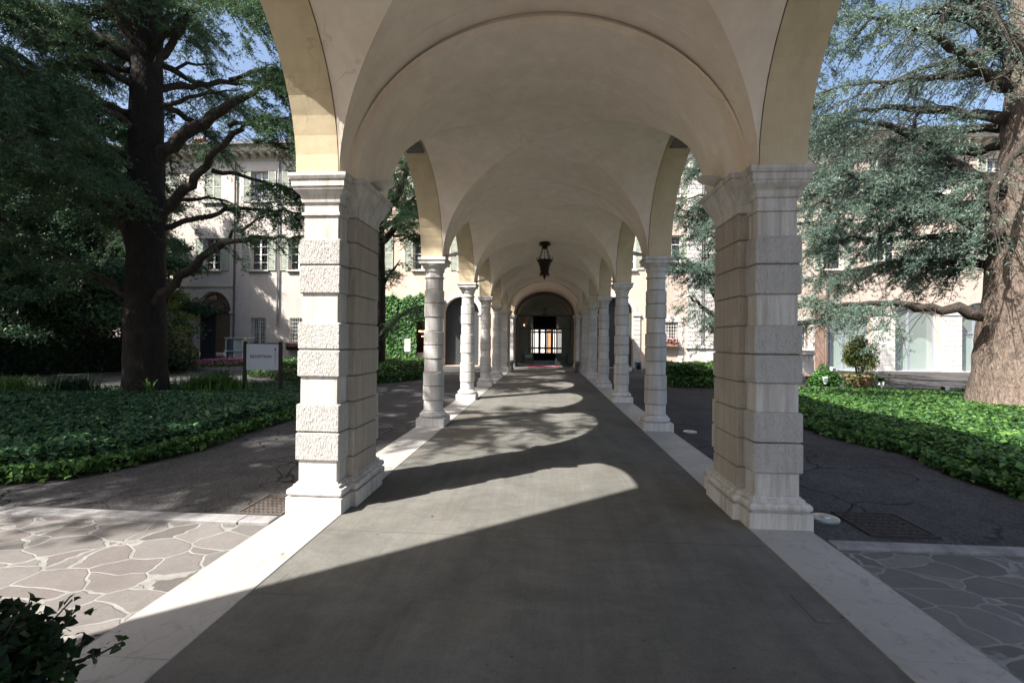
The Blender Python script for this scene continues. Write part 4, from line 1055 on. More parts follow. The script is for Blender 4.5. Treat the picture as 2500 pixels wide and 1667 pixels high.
m.box(16.2, 27, YF + 2.6, YF + 2.7, -.02, 4.5); m.box(16.1, 16.2, YF + .5, YF + 2.6, -.02, 4.5); m.box(27, 27.1, YF + .5, YF + 2.6, -.02, 4.5); m.box(16.2, 27, YF + .5, YF + 2.6, 4.4, 4.5)
m.build('room_wall', 'pale_plaster', parent=RB)
m = MB(); m.box(16.2, 27, YF + .41, YF + 2.6, -.02, .03); m.build('room_floor', 'sill_stone', parent=RB)
m = MB(); m.box(20.6, 21.2, YF + 2.5, YF + 2.58, 0, 2.3); m.build('room_door', 'shutter_paint', parent=RB)
def buttress(x0, x1, y0, n=11):
    m = MB(); z1 = 3.15
    for i in range(n):
        za, zb = z1 * i / n + .06, z1 * (i + 1) / n + .06; m.cbox(x0, x1, y0, YF, za + .008, zb - .008, .01, 0)
    m.box(x0 + .02, x1 - .02, y0 + .02, YF, 0, z1, 0); m.cbox(x0 - .05, x1 + .05, y0 - .06, YF, -.02, .08, .015); m.cbox(x0 - .05, x1 + .05, y0 - .05, YF, 3.22, 3.4, .02)
    m.build('rusticated_pier', 'stone_smooth', parent=RB)
buttress(19.02, 20.0, YF - .5); buttress(22.75, 23.8, YF - .25); buttress(26.2, 27.1, YF - .25)
m = MB(); m.cbox(16.6, 19.0, YF - .5, YF + .3, -.02, .04, .01); m.cbox(20.0, 22.7, YF - .3, YF + .3, -.02, .04, .01); m.build('threshold', 'strip_stone', parent=RB)
flower_box(6.9, 7.85, YF - .25, 1.46, 'terracotta window box with red and green flowers on the grilled window of the garden wing', 'rose_petal', 'terracotta')
# unseen block added left of the portico's near end: its corner throws the straight shadow edge across the floor
HB = empty('shadow_block', (0, 0, 0), label='narrow tall unseen block added beside the near end of the portico to cast a shadow edge', cat='building')
m = MB(); m.box(-5.3, -3.5, -2.9, .06, -.02, 9.6); m.build('wall', 'grey_plaster', parent=HB)
m = MB(); m.box(-5.3, -3.5, -2.9, .06, 9.6, 9.75); m.build('roof', 'terracotta', parent=HB)

# ================================================================== VEGETATION
def resample(pts, step):
    P = np.array([p[:4] for p in pts], float); d = np.r_[0, np.cumsum(np.linalg.norm(np.diff(P[:, :3], axis=0), axis=1))]
    n = max(3, int(d[-1] / step)); t = np.linspace(0, d[-1], n)
    Q = np.stack([np.interp(t, d, P[:, k]) for k in range(4)], 1)
    if n > 6:
        k = 2
        R = Q.copy()
        for i in range(1, n - 1): R[i, :3] = (Q[max(i - k, 0):i + k + 1, :3]).mean(0) if i >= k and i < n - k else Q[i, :3]
        Q = R
    return Q, d[-1]
def make_cedar(name, trunk, limbs, mats, label, auto=None, seed=1, blade=(.06, .02), dens=1.0, start=.22, blen=1.3, droop=.55, stiff=0.0, prune=None, keep=None):
    global rng; rng = np.random.default_rng(seed); random.seed(seed)
    bark_m, leaf_m = mats
    root = empty(name, trunk[0][:3], label=label, cat='tree'); off = np.array(trunk[0][:3])
    m = MB()
    Q, _ = resample([(p[0] - off[0], p[1] - off[1], p[2] - off[2], p[3]) for p in trunk], .35)
    m.tube([tuple(q) for q in Q], 18, wob=.05)
    L = [list(l) for l in limbs]
    if auto:
        for (z0, z1, cnt, l0, l1, rise, skip) in auto:
            ga = random.uniform(0, 6.28)
            for i in range(cnt):
                z = z0 + (z1 - z0) * (i + random.uniform(-.3, .3)) / max(cnt - 1, 1); ga += 2.39996 + random.uniform(-.35, .35); a = ga % (2 * math.pi)
                if skip and skip(math.degrees(a), z): continue
                ln = (l0 + (l1 - l0) * (z - z0) / (z1 - z0 + .01)) * random.uniform(.75, 1.15)
                T = np.array([p[:3] for p in trunk]); tx = np.interp(z, T[:, 2], T[:, 0]); ty = np.interp(z, T[:, 2], T[:, 1])
                pts = []; r0 = .035 + .016 * ln
                bend = random.uniform(-.35, .35)
                for k in range(8):
                    s = k / 7; aa = a + bend * s
                    pts.append((tx + math.cos(aa) * ln * s, ty + math.sin(aa) * ln * s, z + rise * ln * (s * 1.6 - 1.25 * s * s) + random.uniform(-.08, .08), r0 * (1 - .8 * s)))
                L.append(pts)
    C, Dv = [], []
    for pts in L:
        dl, bl_, st_ = dens, blen, start
        if isinstance(pts[0], (int, float)): dl, bl_, st_ = pts[0], pts[1], pts[2]; pts = pts[3]
        if keep is not None:
            kq = [p for i_, p in enumerate(pts) if i_ < 2 or keep(np.array(p[:3]))]; pts = kq
            if len(pts) < 3 or not keep(np.array(pts[1][:3])): continue
        Q, ln = resample([(p[0] - off[0], p[1] - off[1], p[2] - off[2], p[3]) for p in pts], .22)
        Q[:, 3] *= 1 - .65 * np.linspace(0, 1, len(Q)) ** 3
        wv = rng.normal(size=(len(Q), 3)) * .035; wv[0] = 0; Q[:, :3] += wv
        m.tube([tuple(q) for q in Q], 8, 1, wob=.1)
        n = len(Q); s = rng.uniform(st_, 1.0, int(ln * 9 * dl) + 3)
        for t in s:
            i = min(int(t * (n - 1)), n - 2); f = t * (n - 1) - i; p = Q[i, :3] * (1 - f) + Q[i + 1, :3] * f
            d = Q[i + 1, :3] - Q[i, :3]; d /= np.linalg.norm(d) + 1e-6
            sd = np.cross(d, (0, 0, 1)); sd /= np.linalg.norm(sd) + 1e-6
            sg = rng.choice([-1, 1]); fw = rng.uniform(.1, .9); up = rng.uniform(-.35, .35)
            b = sd * sg * rng.uniform(.4, 1) + d * fw + np.array((0, 0, up)); b /= np.linalg.norm(b)
            bl = bl_ * (1.15 - .65 * t) * rng.uniform(.45, 1.2)
            if keep is not None and not keep(p + off + b * bl): continue
            K = 6; u = np.linspace(0, 1, K)[:, None]
            path = p + b * bl * u + np.array((0, 0, -1)) * droop * bl * u ** 1.7
            m.tube([(*path[k], .010 * (1 - .75 * k / (K - 1)) + .002) for k in range(K)], 3, 1)
            # twigs along the branchlet
            nt = int(bl * 15 * dl ** .5) + 3
            tt = rng.uniform(.1, 1, nt)[:, None]
            base = p + b * bl * tt + np.array((0, 0, -1)) * droop * bl * tt ** 1.7
            ss = np.cross(b, (0, 0, 1)); ss /= np.linalg.norm(ss) + 1e-6
            td = ss * rng.choice([-1, 1], (nt, 1)) * rng.uniform(.5, 1, (nt, 1)) + b * .7 + rng.normal(size=(nt, 3)) * .2 + np.array((0, 0, -1)) * rng.uniform(-.1, 1.1, (nt, 1)) * (droop + .2)
            td = unit(td); tl = rng.uniform(.12, .42, (nt, 1)) * min(1.2, blen)
            kk = 7
            for q in range(kk):
                w = (q + rng.uniform(0, 1, (nt, 1))) / kk
                C.append(base + td * tl * w + rng.normal(size=(nt, 3)) * .012); Dv.append(td)
    tr = m.build('trunk', [bark_m, 'bark_limb'], parent=root, smooth=60)
    C = np.concatenate(C); Dv = np.concatenate(Dv)
    if keep is not None: q = C + off; kk_ = np.array([bool(keep(p)) for p in q[::1]]); C, Dv = C[kk_], Dv[kk_]
    if prune is not None: q = C + off; kk_ = np.array([bool(prune(p)) for p in q]); C, Dv = C[kk_], Dv[kk_]
    tuft_mesh('crown', C, Dv, blade[0], blade[1], leaf_m, root, k=4)
    print(name, 'tufts', len(C))
    return root

GA = lambda a, lo, hi: (lo <= a <= hi)
# left cedar
trunkA = [(-11.12, 12.45, -.1, .62), (-11.12, 12.42, .3, .54), (-11.12, 12.4, 1.2, .49), (-11.13, 12.4, 3.5, .46), (-11.15, 12.4, 6.5, .42), (-11.2, 12.4, 9, .38), (-11.3, 12.5, 13, .34), (-11.4, 12.6, 18, .12)]
skipA = lambda a, z: (a < 75 or a > 300) and z < 12.5
LA = LIMBS_A
LA = [(.75, 1.3, .55, LA[0]), (.55, 1.0, .5, LA[1]), (.6, .8, .35, LA[2]), (.8, .8, .4, LA[3]), (.5, .9, .3, LA[4]), (.5, .9, .3, LA[5]), (.9, 1.4, .3, LA[6]), (.9, 1.4, .3, LA[7])] + LA[8:]
LA += [(1.3, 1.1, .3, [(-9.6, 12.9, 6.4, .07), (-8.6, 13.1, 6.3, .05), (-7.4, 13.2, 5.9, .04), (-6.0, 13.3, 5.3, .02)]), (1.3, 1.2, .2, [(-8.6, 12.2, 8.6, .06), (-7.4, 12.0, 8.8, .05), (-6.4, 11.7, 8.4, .03), (-5.4, 11.4, 7.6, .02)]), (1.3, 1.2, .2, [(-8.4, 11.9, 7.2, .06), (-7.2, 11.8, 7.4, .05), (-6.2, 11.6, 7.0, .03), (-5.3, 11.4, 6.3, .02)]),
(1.2, 1.3, .45, [(-11.1, 12.6, 8.6, .1), (-9.2, 13.4, 9.3, .07), (-7.4, 14.0, 9.3, .05), (-5.6, 14.4, 8.7, .03)]),
       (1.2, 1.3, .5, [(-11.1, 12.4, 9.6, .1), (-9.2, 11.6, 10.2, .07), (-7.2, 10.8, 9.8, .05), (-5.6, 10.2, 8.6, .03)]),
       (1.0, 1.0, .45, [(-7.9, 12.2, 6.9, .06), (-7.0, 12.6, 6.9, .04), (-5.9, 12.9, 6.5, .02)]),
       (1.1, 1.0, .35, [(-11.0, 12.6, 4.6, .09), (-9.4, 13.5, 5.5, .06), (-7.6, 14.1, 5.5, .04), (-5.9, 14.5, 4.9, .02)]),
       (.9, .8, .3, [(-11.0, 12.6, 5.3, .07), (-10.0, 13.0, 5.7, .05), (-8.9, 13.3, 5.5, .03)])]
import mathutils
def pads(p, o, th):
    return mathutils.noise.noise(Vector((p[0] * .55 + o, p[1] * .55, p[2] * 2.0))) + .35 * mathutils.noise.noise(Vector((p[0] * 2.1 + o, p[1] * 2.1, p[2] * 3.0))) > th
def gapA(p):
    a = mathutils.noise.noise(Vector((p[0] * .8, p[1] * .5, p[2] * .8))) * .6
    if -10.5 + a < p[0] < -7.7 + a and 5.9 + a < p[2] < 8.7 + a and p[1] > 11: return rngk.uniform() < .10
    if p[0] > -7.9 and p[2] > 5.6: return True
    if p[0] > -10.6 and p[2] < 4.4 and p[1] > 11.5 and mathutils.noise.noise(Vector((p[0] * 1.1, p[1] * .6, p[2] * 1.3 + 5))) < .08: return rngk.uniform() < .25
    return pads(p, 0, -.16) or rngk.uniform() < .12
rngk = np.random.default_rng(1)
def gapC(p):
    a = mathutils.noise.noise(Vector((p[0] * .7, p[1] * .5, p[2] * .7 + 9))) * .7
    if 7.9 + a < p[0] < 10.3 and 6.6 + a < p[2] < 9.3 + a and 10.0 < p[1] < 15.5: return rngk.uniform() < .15
    if p[1] < 12.4 and p[0] / p[1] > .86 + .05 * a: return rngk.uniform() < .10
    if p[2] < 2.75 + .3 * a and p[0] > 8.2: return False
    return pads(p, 7, -.36 if p[0] < 9.2 or p[2] < 6 else -.2) or rngk.uniform() < .12
def gapD(p):
    if p[2] < 2.7 and p[0] > 8.2: return False
    return pads(p, 3, -.05) or rngk.uniform() < .1
make_cedar('cedar_tree', trunkA, LA, ('bark_dark', 'needles_green'), 'large dark trunked cedar in the ivy bed on the left',
           auto=[(4.6, 12, 34, 5.0, 5.5, .22, skipA), (9.8, 17, 14, 5.0, 2.5, .3, lambda a, z: z < 12 and (a < 100 or a > 290))], seed=5, blade=(.07, .016), dens=1.25, blen=1.5, droop=.75, prune=gapA)
# second left cedar
trunkB = [(-7.5, 20.6, -.1, .42), (-7.45, 20.55, 1, .34), (-7.42, 20.5, 4, .30), (-7.47, 20.5, 6.9, .28)]
make_cedar('cedar_tree', trunkB, LIMBS_B, ('bark_dark', 'needles_green'), 'slender forked cedar in front of the ivy covered wall, seen beside the front left pier',
           auto=[(6.5, 11, 12, 3.5, 3.0, .3, None)], seed=9, blade=(.075, .018), dens=.75, blen=1.2, droop=.8)
# right cedar
trunkC = [(11.12, 11.8, -.15, 1.2), (11.14, 11.8, .12, 1.04), (11.17, 11.8, .6, .97), (11.2, 11.8, 1.6, .90), (11.3, 11.8, 3.2, .80), (11.45, 11.8, 5.0, .74), (11.55, 11.8, 7.5, .66), (11.6, 11.8, 10, .58), (11.6, 11.9, 15, .3), (11.6, 11.9, 19, .1)]
skipC = lambda a, z: (a > 195 and a < 330) or (130 < a < 200 and 6.2 < z < 11)
make_cedar('cedar_tree', trunkC, LIMBS_C, ('bark_grey', 'needles_blue'), 'massive sunlit blue cedar with a flared grey trunk at the right edge',
           auto=[(3.2, 7.0, 22, 4.6, 5.2, .2, skipC), (7, 16, 24, 5.5, 2.8, .28, lambda a, z: skipC(a, z))], seed=21, blade=(.07, .016), dens=1.35, blen=1.4, droop=.75, prune=gapC)
trunkD = [(8.1, 18.5, -.1, .5), (8.05, 18.5, .5, .42), (8.0, 18.5, 3, .36), (7.9, 18.5, 7, .3), (7.9, 18.6, 12, .2), (7.9, 18.6, 16, .07)]
LD = [[(7.95, 18.5, l[0][2] - .35, l[0][3] + .03)] + l for l in LIMBS_D]
make_cedar('cedar_tree', trunkD, LD, ('bark_dark', 'needles_blue'), 'blue cedar behind the front right pier, drooping in front of the garden wing',
           auto=[(5.5, 9, 9, 4.2, 4.0, .2, None), (8.5, 15, 13, 4.0, 2.2, .25, None)], seed=33, blade=(.075, .018), dens=1.15, blen=1.3, droop=.85, prune=gapD)
# cedar off to the left whose boughs hang into the upper left corner and shade the yard
trunkE = [(-16.5, 5.8, -.1, .6), (-16.5, 5.8, 3, .5), (-16.5, 5.8, 9, .4), (-16.4, 5.8, 16, .15)]
make_cedar('cedar_tree', trunkE, [], ('bark_dark', 'needles_dark'), 'dark cedar at the far left whose boughs hang into the upper left corner',
           auto=[(4.2, 10, 24, 5.6, 6.2, .22, None), (9, 16, 16, 6.0, 3.0, .25, None)], seed=44, blade=(.09, .03), dens=.8, blen=1.7, droop=.6,
           keep=lambda p: p[1] - .83 * p[0] > 7.4)
trunkF = [(-11.6, 2.2, -.1, .5), (-11.6, 2.2, 3, .42), (-11.6, 2.2, 9, .32), (-11.6, 2.2, 14, .1)]
make_cedar('cedar_tree', trunkF, [], ('bark_dark', 'needles_dark'), 'tall cedar just outside the left edge that dapples the walkway with shade',
           auto=[(4.8, 9, 22, 6.0, 5.8, .2, None), (8, 14, 14, 5.2, 2.6, .25, None)], seed=47, blade=(.09, .03), dens=.6, blen=1.5, droop=.6,
           keep=lambda p: p[1] - .83 * p[0] > 6.95 + .45 * math.sin(p[2] * 1.3) and p[0] < -4.2)
# backdrop conifers on the far left
def mass_tree(x, y, h, r, zc, label, mat='needles_dark', n=60000, sz=.19, tr=.28, name='conifer_tree', group=None, bark_m='bark_dark', seed=1, nb=26):
    global rng; rng = np.random.default_rng(seed); random.seed(seed)
    root = empty(name, (x, y, 0), label=label, cat='tree', group=group)
    m = MB(); m.tube([(0, 0, -.1, tr * 1.2), (0, 0, 1, tr), (.1, 0, h * .5, tr * .7), (.05, .1, h * .95, .05)], 10, wob=.06)
    C, Dv = [], []
    for i in range(nb):
        z = zc + (h - zc) * (i + .5) / nb; rr = r * (1 - .75 * ((z - zc) / (h - zc)) ** 1.3) * random.uniform(.75, 1.1); a = i * 2.4 + random.uniform(-.3, .3)
        e = np.array((math.cos(a) * rr, math.sin(a) * rr, -rr * .12))
        m.tube([(0, 0, z, .06), (e[0] * .5, e[1] * .5, z + .1, .04), (e[0], e[1], z + e[2], .012)], 5)
        k = n // nb; t = rng.uniform(.15, 1, (k, 1)) ** .8
        sp = rr * .42 * (1.15 - t * .7)
        p = np.array((0, 0, z)) + e * t + rng.normal(size=(k, 3)) * np.array((1, 1, .42)) * sp * .55
        C.append(p); Dv.append(unit(rng.normal(size=(k, 3)) * .5 + e / rr + np.array((0, 0, -.5))))
    m.build('trunk', bark_m, parent=root, smooth=60)
    tuft_mesh('crown', np.concatenate(C), np.concatenate(Dv), sz, sz * .42, mat, root, k=2)
BG = [(-20.9, 20.2, 13, 3.6, 2.6, 'reddish trunked evergreen behind the low dark hedge, left of the big cedar trunk', 31), (-25.5, 19.5, 15, 4.2, 1.6, 'dense tall evergreen at the left edge behind the hedge', 32),
      (-24.0, 25.5, 14, 4.2, 2.2, 'tall evergreen farther back beside the grey wing, left of the big cedar', 33), (-30, 23, 15, 4.5, 1.5, 'farthest left evergreen closing the view at the edge', 34), (-22.5, 14.6, 14, 3.6, 3.2, 'dark evergreen rising over the near end of the hedge at the left edge', 35)]
for x, y, h, r, zc, lb, sd in BG: mass_tree(x, y, h, r, zc, lb, seed=sd, group='evergreens behind the hedge')

def pts_in_poly(poly, n):
    P = np.array(poly); x0, y0 = P.min(0); x1, y1 = P.max(0); out = []
    tot = 0
    while tot < n:
        q = np.c_[rng.uniform(x0, x1, n), rng.uniform(y0, y1, n)]; ins = np.zeros(n, bool); j = len(P) - 1
        for i in range(len(P)):
            xi, yi = P[i]; xj, yj = P[j]
            c = ((yi > q[:, 1]) != (yj > q[:, 1])) & (q[:, 0] < (xj - xi) * (q[:, 1] - yi) / (yj - yi + 1e-12) + xi); ins ^= c; j = i
        out.append(q[ins]); tot += ins.sum()
    return np.concatenate(out)[:n]
def edge_dist(poly, q):
    P = np.array(poly); d = np.full(len(q), 1e9)
    for i in range(len(P)):
        a, b = P[i - 1], P[i]; ab = b - a; t = np.clip(((q - a) @ ab) / (ab @ ab), 0, 1); d = np.minimum(d, np.linalg.norm(q - (a + t[:, None] * ab), axis=1))
    return d
def smooth_poly(poly, k=5):
    P = np.array(poly, float); out = []; n = len(P)
    for i in range(n):
        p0, p1, p2, p3 = P[i - 1], P[i], P[(i + 1) % n], P[(i + 2) % n]
        for j in range(k):
            t = j / k; out.append(.5 * ((2 * p1) + (-p0 + p2) * t + (2 * p0 - 5 * p1 + 4 * p2 - p3) * t * t + (-p0 + 3 * p1 - 3 * p2 + p3) * t ** 3))
    return np.array(out)
def bed(name, poly, h, n, size, mat, label, cat='ground cover', near=None, edgew=.22, lip='leaf_ivy', smooth_=True):
    global rng; rng = np.random.default_rng(int(abs(poly[0][0]) * 100) + 3)
    P = smooth_poly(poly) if smooth_ else np.array(poly)
    m = MB(); k = len(P); cen = P.mean(0)
    ins = cen + (P - cen) * .985; ins2 = cen + (P - cen) * .95
    m.add([(*p, -.03) for p in P] + [(*p, h * .3) for p in ins] + [(*p, h * .4) for p in ins2] + [(*cen, h * .4)],
          [(i, (i + 1) % k, k + (i + 1) % k, k + i) for i in range(k)] + [(k + i, k + (i + 1) % k, 2 * k + (i + 1) % k, 2 * k + i) for i in range(k)] + [(2 * k + i, 2 * k + (i + 1) % k, 3 * k) for i in range(k)])
    o = m.build(name, 'bed_soil'); tag(o, label, cat, kind='stuff')
    q = pts_in_poly(P, n)
    if near is not None:
        d = np.linalg.norm(q - np.array(near), axis=1); w = np.clip((9 / np.maximum(d, 5)) ** 1.3, .12, 1); q = q[rng.uniform(size=len(q)) < w]
    e = edge_dist(P, q); ff = np.clip(e / edgew, 0, 1) ** .6
    hum = .10 * np.sin(q[:, 0] * 2.1 + 1) * np.sin(q[:, 1] * 1.7) + .06 * np.sin(q[:, 0] * 5.3) * np.sin(q[:, 1] * 4.7 + 2)
    fz = np.clip(1 - (q[:, 1] - 9.5) / 5, .4, 1) if poly is bedL else 1.0
    z = h * ff * fz * (1 + hum * 1.2) * rng.uniform(.72, 1.08, len(q)) + .01
    ivy_mesh('leaves', np.c_[q, z], size, mat, o, flat=.55)
    # skirt of young bright leaves along the outer edge
    idx = rng.integers(0, k, int(n * .10)); t = rng.uniform(size=(len(idx), 1)); p = P[idx] * (1 - t) + P[(idx + 1) % k] * t
    if near is not None:
        d = np.linalg.norm(p - np.array(near), axis=1); p = p[d < 16]
    p = p + rng.normal(size=p.shape) * .06
    ivy_mesh('edge_leaves', np.c_[p, rng.uniform(.0, h * .6, len(p))], size * .95, lip, o, flat=.3)
    return o
bedL = [(-6.9, 4.55), (-6.06, 4.80), (-5.45, 5.12), (-5.2, 5.8), (-5.04, 6.6), (-5.13, 7.6), (-5.16, 9.4), (-5.6, 11.6), (-6.6, 13.6), (-8.2, 14.9), (-10.2, 14.6), (-12.2, 13.2), (-14.5, 12.0), (-17.5, 11.0), (-19, 8.5), (-16, 5.5), (-11, 4.2)]
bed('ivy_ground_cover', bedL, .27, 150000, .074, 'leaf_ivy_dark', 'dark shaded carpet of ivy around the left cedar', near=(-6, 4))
bedR = [(5.25, 5.0), (5.12, 6.2), (5.35, 7.3), (5.0, 8.4), (5.0, 9.8), (4.9, 12), (5.6, 14.6), (7.6, 15.3), (10, 15.1), (12.3, 14.8), (15.5, 14), (17, 10), (13, 6), (9, 4.2), (6.5, 4.2)]
bed('ivy_ground_cover', bedR, .24, 130000, .074, 'leaf_ivy', 'green carpet of ivy around the right cedar, sunlit at the back', near=(7, 7))
bed('low_hedge', [(-6.35, 17.0), (-5.7, 17.7), (-5.05, 19.2), (-5.2, 22), (-7, 25), (-12, 25), (-13, 20), (-9.5, 17.2)], .58, 26000, .10, 'leaf_ivy', 'low dark ground cover bed at the foot of the forked cedar and ivy wall', edgew=.15)
bed('low_hedge', [(4.5, 17.7), (5.3, 17.2), (6.2, 17.3), (7.6, 17.4), (9.0, 18.2), (9.0, 21), (7, 22.5), (4.9, 21.5)], .62, 30000, .10, 'leaf_ivy', 'low leafy hedge bed between the nearest right column and the front right pier', edgew=.12)
bed('small_ground_cover', [(-9.2, 18.2), (-8.0, 17.9), (-7.4, 18.8), (-8.2, 19.6), (-9.4, 19.3)], .5, 3000, .1, 'leaf_ivy', 'small clump of ground cover in the yard behind the reception sign')

# ivy on the peach wall
rng = np.random.default_rng(77)
n = 26000; x = rng.uniform(-12.45, -6.3, n); z = rng.uniform(0, 4.6, n)
top = 4.25 + .12 * np.sin(x * 3) + .1 * np.sin(x * 7.3 + 1); k_ = (z < top) & ~((x > -7.98) & (z < 2.75)) & ~((x > -7.3) & (z < 3.4 + .3 * np.sin(x * 9)))
x, z = x[k_], z[k_]; y = 28.97 - rng.uniform(.02, .30, len(x)) - .12 * np.abs(np.sin(x * 2.2 + z * 1.3))
m = MB(); m.box(-12.4, -8.0, 28.86, 28.97, 0, 4.1); iv = m.build('climbing_ivy', 'leaf_dark'); tag(iv, 'dense bright green ivy covering the lower peach wall behind the forked cedar', 'climbing ivy', kind='stuff')
ivy_mesh('leaves', np.c_[x, y, z], .15, 'leaf_ivy_wall', iv, updir=(-.3, -1, .5), flat=.55)

def hedge_line(path, h, th, n, size, mat, label, name='hedge'):
    global rng; rng = np.random.default_rng(91)
    P = np.array(path, float); m = MB()
    for a, b in zip(P[:-1], P[1:]):
        d = (b - a) / np.linalg.norm(b - a); s = np.array((-d[1], d[0])) * th * .42
        q = [a + s, a - s, b - s, b + s]
        m.add([(*p, 0) for p in q] + [(*p, h * .93) for p in q], [(0, 1, 5, 4), (1, 2, 6, 5), (2, 3, 7, 6), (3, 0, 4, 7), (4, 5, 6, 7)])
    o = m.build(name, 'leaf_dark'); tag(o, label, 'hedge')
    seg = rng.integers(0, len(P) - 1, n); t = rng.uniform(size=(n, 1)); c = P[seg] * (1 - t) + P[seg + 1] * t; d = unit(P[seg + 1] - P[seg]); s = np.c_[-d[:, 1], d[:, 0]]
    f = rng.uniform(size=n); side = rng.choice([-1, 1], n)
    off = np.where(f < .62, side * th * .5, rng.uniform(-.5, .5, n) * th); z = np.where(f < .62, rng.uniform(0, h, n), h) + rng.normal(size=n) * .05
    off = off + rng.normal(size=n) * .05
    leaf_mesh('leaves', np.c_[c + s * off[:, None], z], size, mat, o)
hedge_line([(-27, 11.5), (-23.6, 15.2), (-22.4, 18.2), (-20.3, 21.4), (-18.4, 23.2)], 1.45, 1.5, 42000, .13, 'leaf_dark', 'long low dark hedge along the far side of the path on the left')

def shrub(x, y, z0, rx, rz, n, size, mat, label, name='shrub', lobes=5, stems=True, seed=3, cat='shrub', kind_leaf='leaf'):
    global rng; rng = np.random.default_rng(seed); random.seed(seed)
    root = empty(name, (x, y, 0), label=label, cat=cat)
    m = MB()
    for i in range(6):
        a = i * 1.05 + random.uniform(-.3, .3); m.tube([(0.03 * math.cos(a), .03 * math.sin(a), 0, .022), (rx * .3 * math.cos(a), rx * .3 * math.sin(a), z0 * .6 + .1, .016), (rx * .6 * math.cos(a), rx * .6 * math.sin(a), z0 + rz * random.uniform(-.2, .5), .006)], 5)
    m.build('stems', 'twig_bark', parent=root)
    C = []
    for i in range(lobes):
        a = i * 2.4; rr = rx * (.0 if i == 0 else .45); c = np.array((math.cos(a) * rr, math.sin(a) * rr, z0 + (rz * .25 if i == 0 else random.uniform(-.35, .3) * rz)))
        d = unit(rng.normal(size=(n // lobes, 3))) * rng.uniform(.55, 1.05, (n // lobes, 1)) ** .5
        C.append(c + d * np.array((rx * .62, rx * .62, rz * .68)))
    C = np.concatenate(C); C = C[C[:, 2] > .02]
    (ivy_mesh if kind_leaf == 'ivy' else leaf_mesh)('foliage', C, size, mat, root)
    return root
shrub(-17.1, 20.6, .95, .95, 1.05, 11000, .10, 'leaf_olive', 'large rounded variegated shrub beside the flower bed', lobes=6, seed=4)
shrub(-16.75, 19.6, .45, .85, .55, 6000, .10, 'leaf_dark', 'lower spreading dark shrub in front of the large variegated one', lobes=5, seed=5)
for (x_, y_, rx_, z_, rz_, mt_, lb_, sd_) in ((-23.6, 21.5, 1.7, 1.9, 1.5, 'leaf_ivy_wall', 'tall bright leafy shrub rising behind the low dark hedge at the far left', 71), (-21.6, 24.8, 1.6, 1.7, 1.4, 'leaf_dark', 'tall dark shrub behind the hedge beside the reddish evergreen trunk', 72), (-26.8, 18.6, 1.8, 1.9, 1.5, 'leaf_ivy', 'broad green shrub behind the hedge at the very left edge', 73), (-21.2, 25.0, 1.2, 1.6, 1.3, 'leaf_ivy', 'rounded green shrub directly behind the big cedar trunk', 74), (-26.0, 24.5, 2.0, 1.9, 1.6, 'leaf_olive', 'pale olive shrub farthest back beyond the hedge', 75)):
    shrub(x_, y_, z_, rx_, rz_, 9000, .15, mt_, lb_, lobes=7, seed=sd_)
# light maple by the arches
mp = mass_tree(-18.5, 21.8, 4.9, 1.2, 2.0, 'small yellow green maple behind the rounded shrub, left of the arched door', mat='leaf_lime', n=3600, sz=.10, tr=.07, name='maple_tree', bark_m='twig_bark', seed=51, nb=14)
# flower bed
def flower_bed():
    global rng; rng = np.random.default_rng(15)
    P = smooth_poly([(-17.5, 22.0), (-16.0, 21.6), (-15.2, 22.6), (-15.0, 24.2), (-16.2, 25.2), (-17.8, 24.6)])
    m = MB(); k = len(P); cen = P.mean(0); A = cen + (P - cen) * 1.0; B = cen + (P - cen) * .92
    m.add([(*p, -.03) for p in A] + [(*p, .16) for p in A] + [(*p, .16) for p in B] + [(*p, .08) for p in B], [(j * k + i, j * k + (i + 1) % k, (j + 1) * k + (i + 1) % k, (j + 1) * k + i) for j in range(3) for i in range(k)])
    root = empty('flower_bed', (0, 0, 0), label='rounded stone edged bed of pink flowers in front of the arched door', cat='flower bed')
    m.build('stone_edging', 'kerb_stone', parent=root)
    m = MB(); m.add([(*p, .12) for p in B], [tuple(range(k))]); m.build('bed_soil', 'soil', parent=root)
    q = pts_in_poly(B, 5200); e = edge_dist(B, q); z = .12 + .30 * np.clip(e / .5, 0, 1) ** .5 * rng.uniform(.5, 1, len(q))
    leaf_mesh('foliage', np.c_[q, z], .09, 'leaf_ivy', root)
    q = pts_in_poly(B, 800); e = edge_dist(B, q); z = .18 + .33 * np.clip(e / .5, 0, 1) ** .5
    leaf_mesh('flowers', np.c_[q, z], .075, 'pink_petal', root, aspect=1, updir=(0, -.4, 1), flat=.5)
flower_bed()
def grass(x, y, rx, ry, n, h, label, mat='grass_blade', w=.012, seed=1, name='ornamental_grass', group='grass clumps in the ivy bed'):
    r = np.random.default_rng(seed); K = 5
    c = np.c_[r.normal(size=n) * rx * .5, r.normal(size=n) * ry * .5, np.full(n, .12)]; a = r.uniform(0, 6.283, n); d = np.c_[np.cos(a), np.sin(a), np.zeros(n)]; s = np.c_[-np.sin(a), np.cos(a), np.zeros(n)]
    hh = h * r.uniform(.55, 1.15, n)[:, None]; lean = r.uniform(.25, .95, n)[:, None]
    V = []
    for k in range(K):
        t = k / (K - 1); p = c + d * hh * lean * t ** 1.8 + np.array((0, 0, 1)) * hh * (t - .42 * lean * t ** 2.4); ww = w * (1 - t ** 2 * .92)
        V += [p - s * ww, p + s * ww]
    V = np.stack(V, 1).reshape(-1, 3); b = np.arange(n)[:, None] * 2 * K; F = np.concatenate([b + np.array([[2 * k, 2 * k + 1, 2 * k + 3, 2 * k + 2]]) for k in range(K - 1)], 0)
    o = np_mesh(name, V, F, mat); o.location = (x, y, 0); tag(o, label, 'grass clump' if name != 'spiky_plant' else 'plant', group)
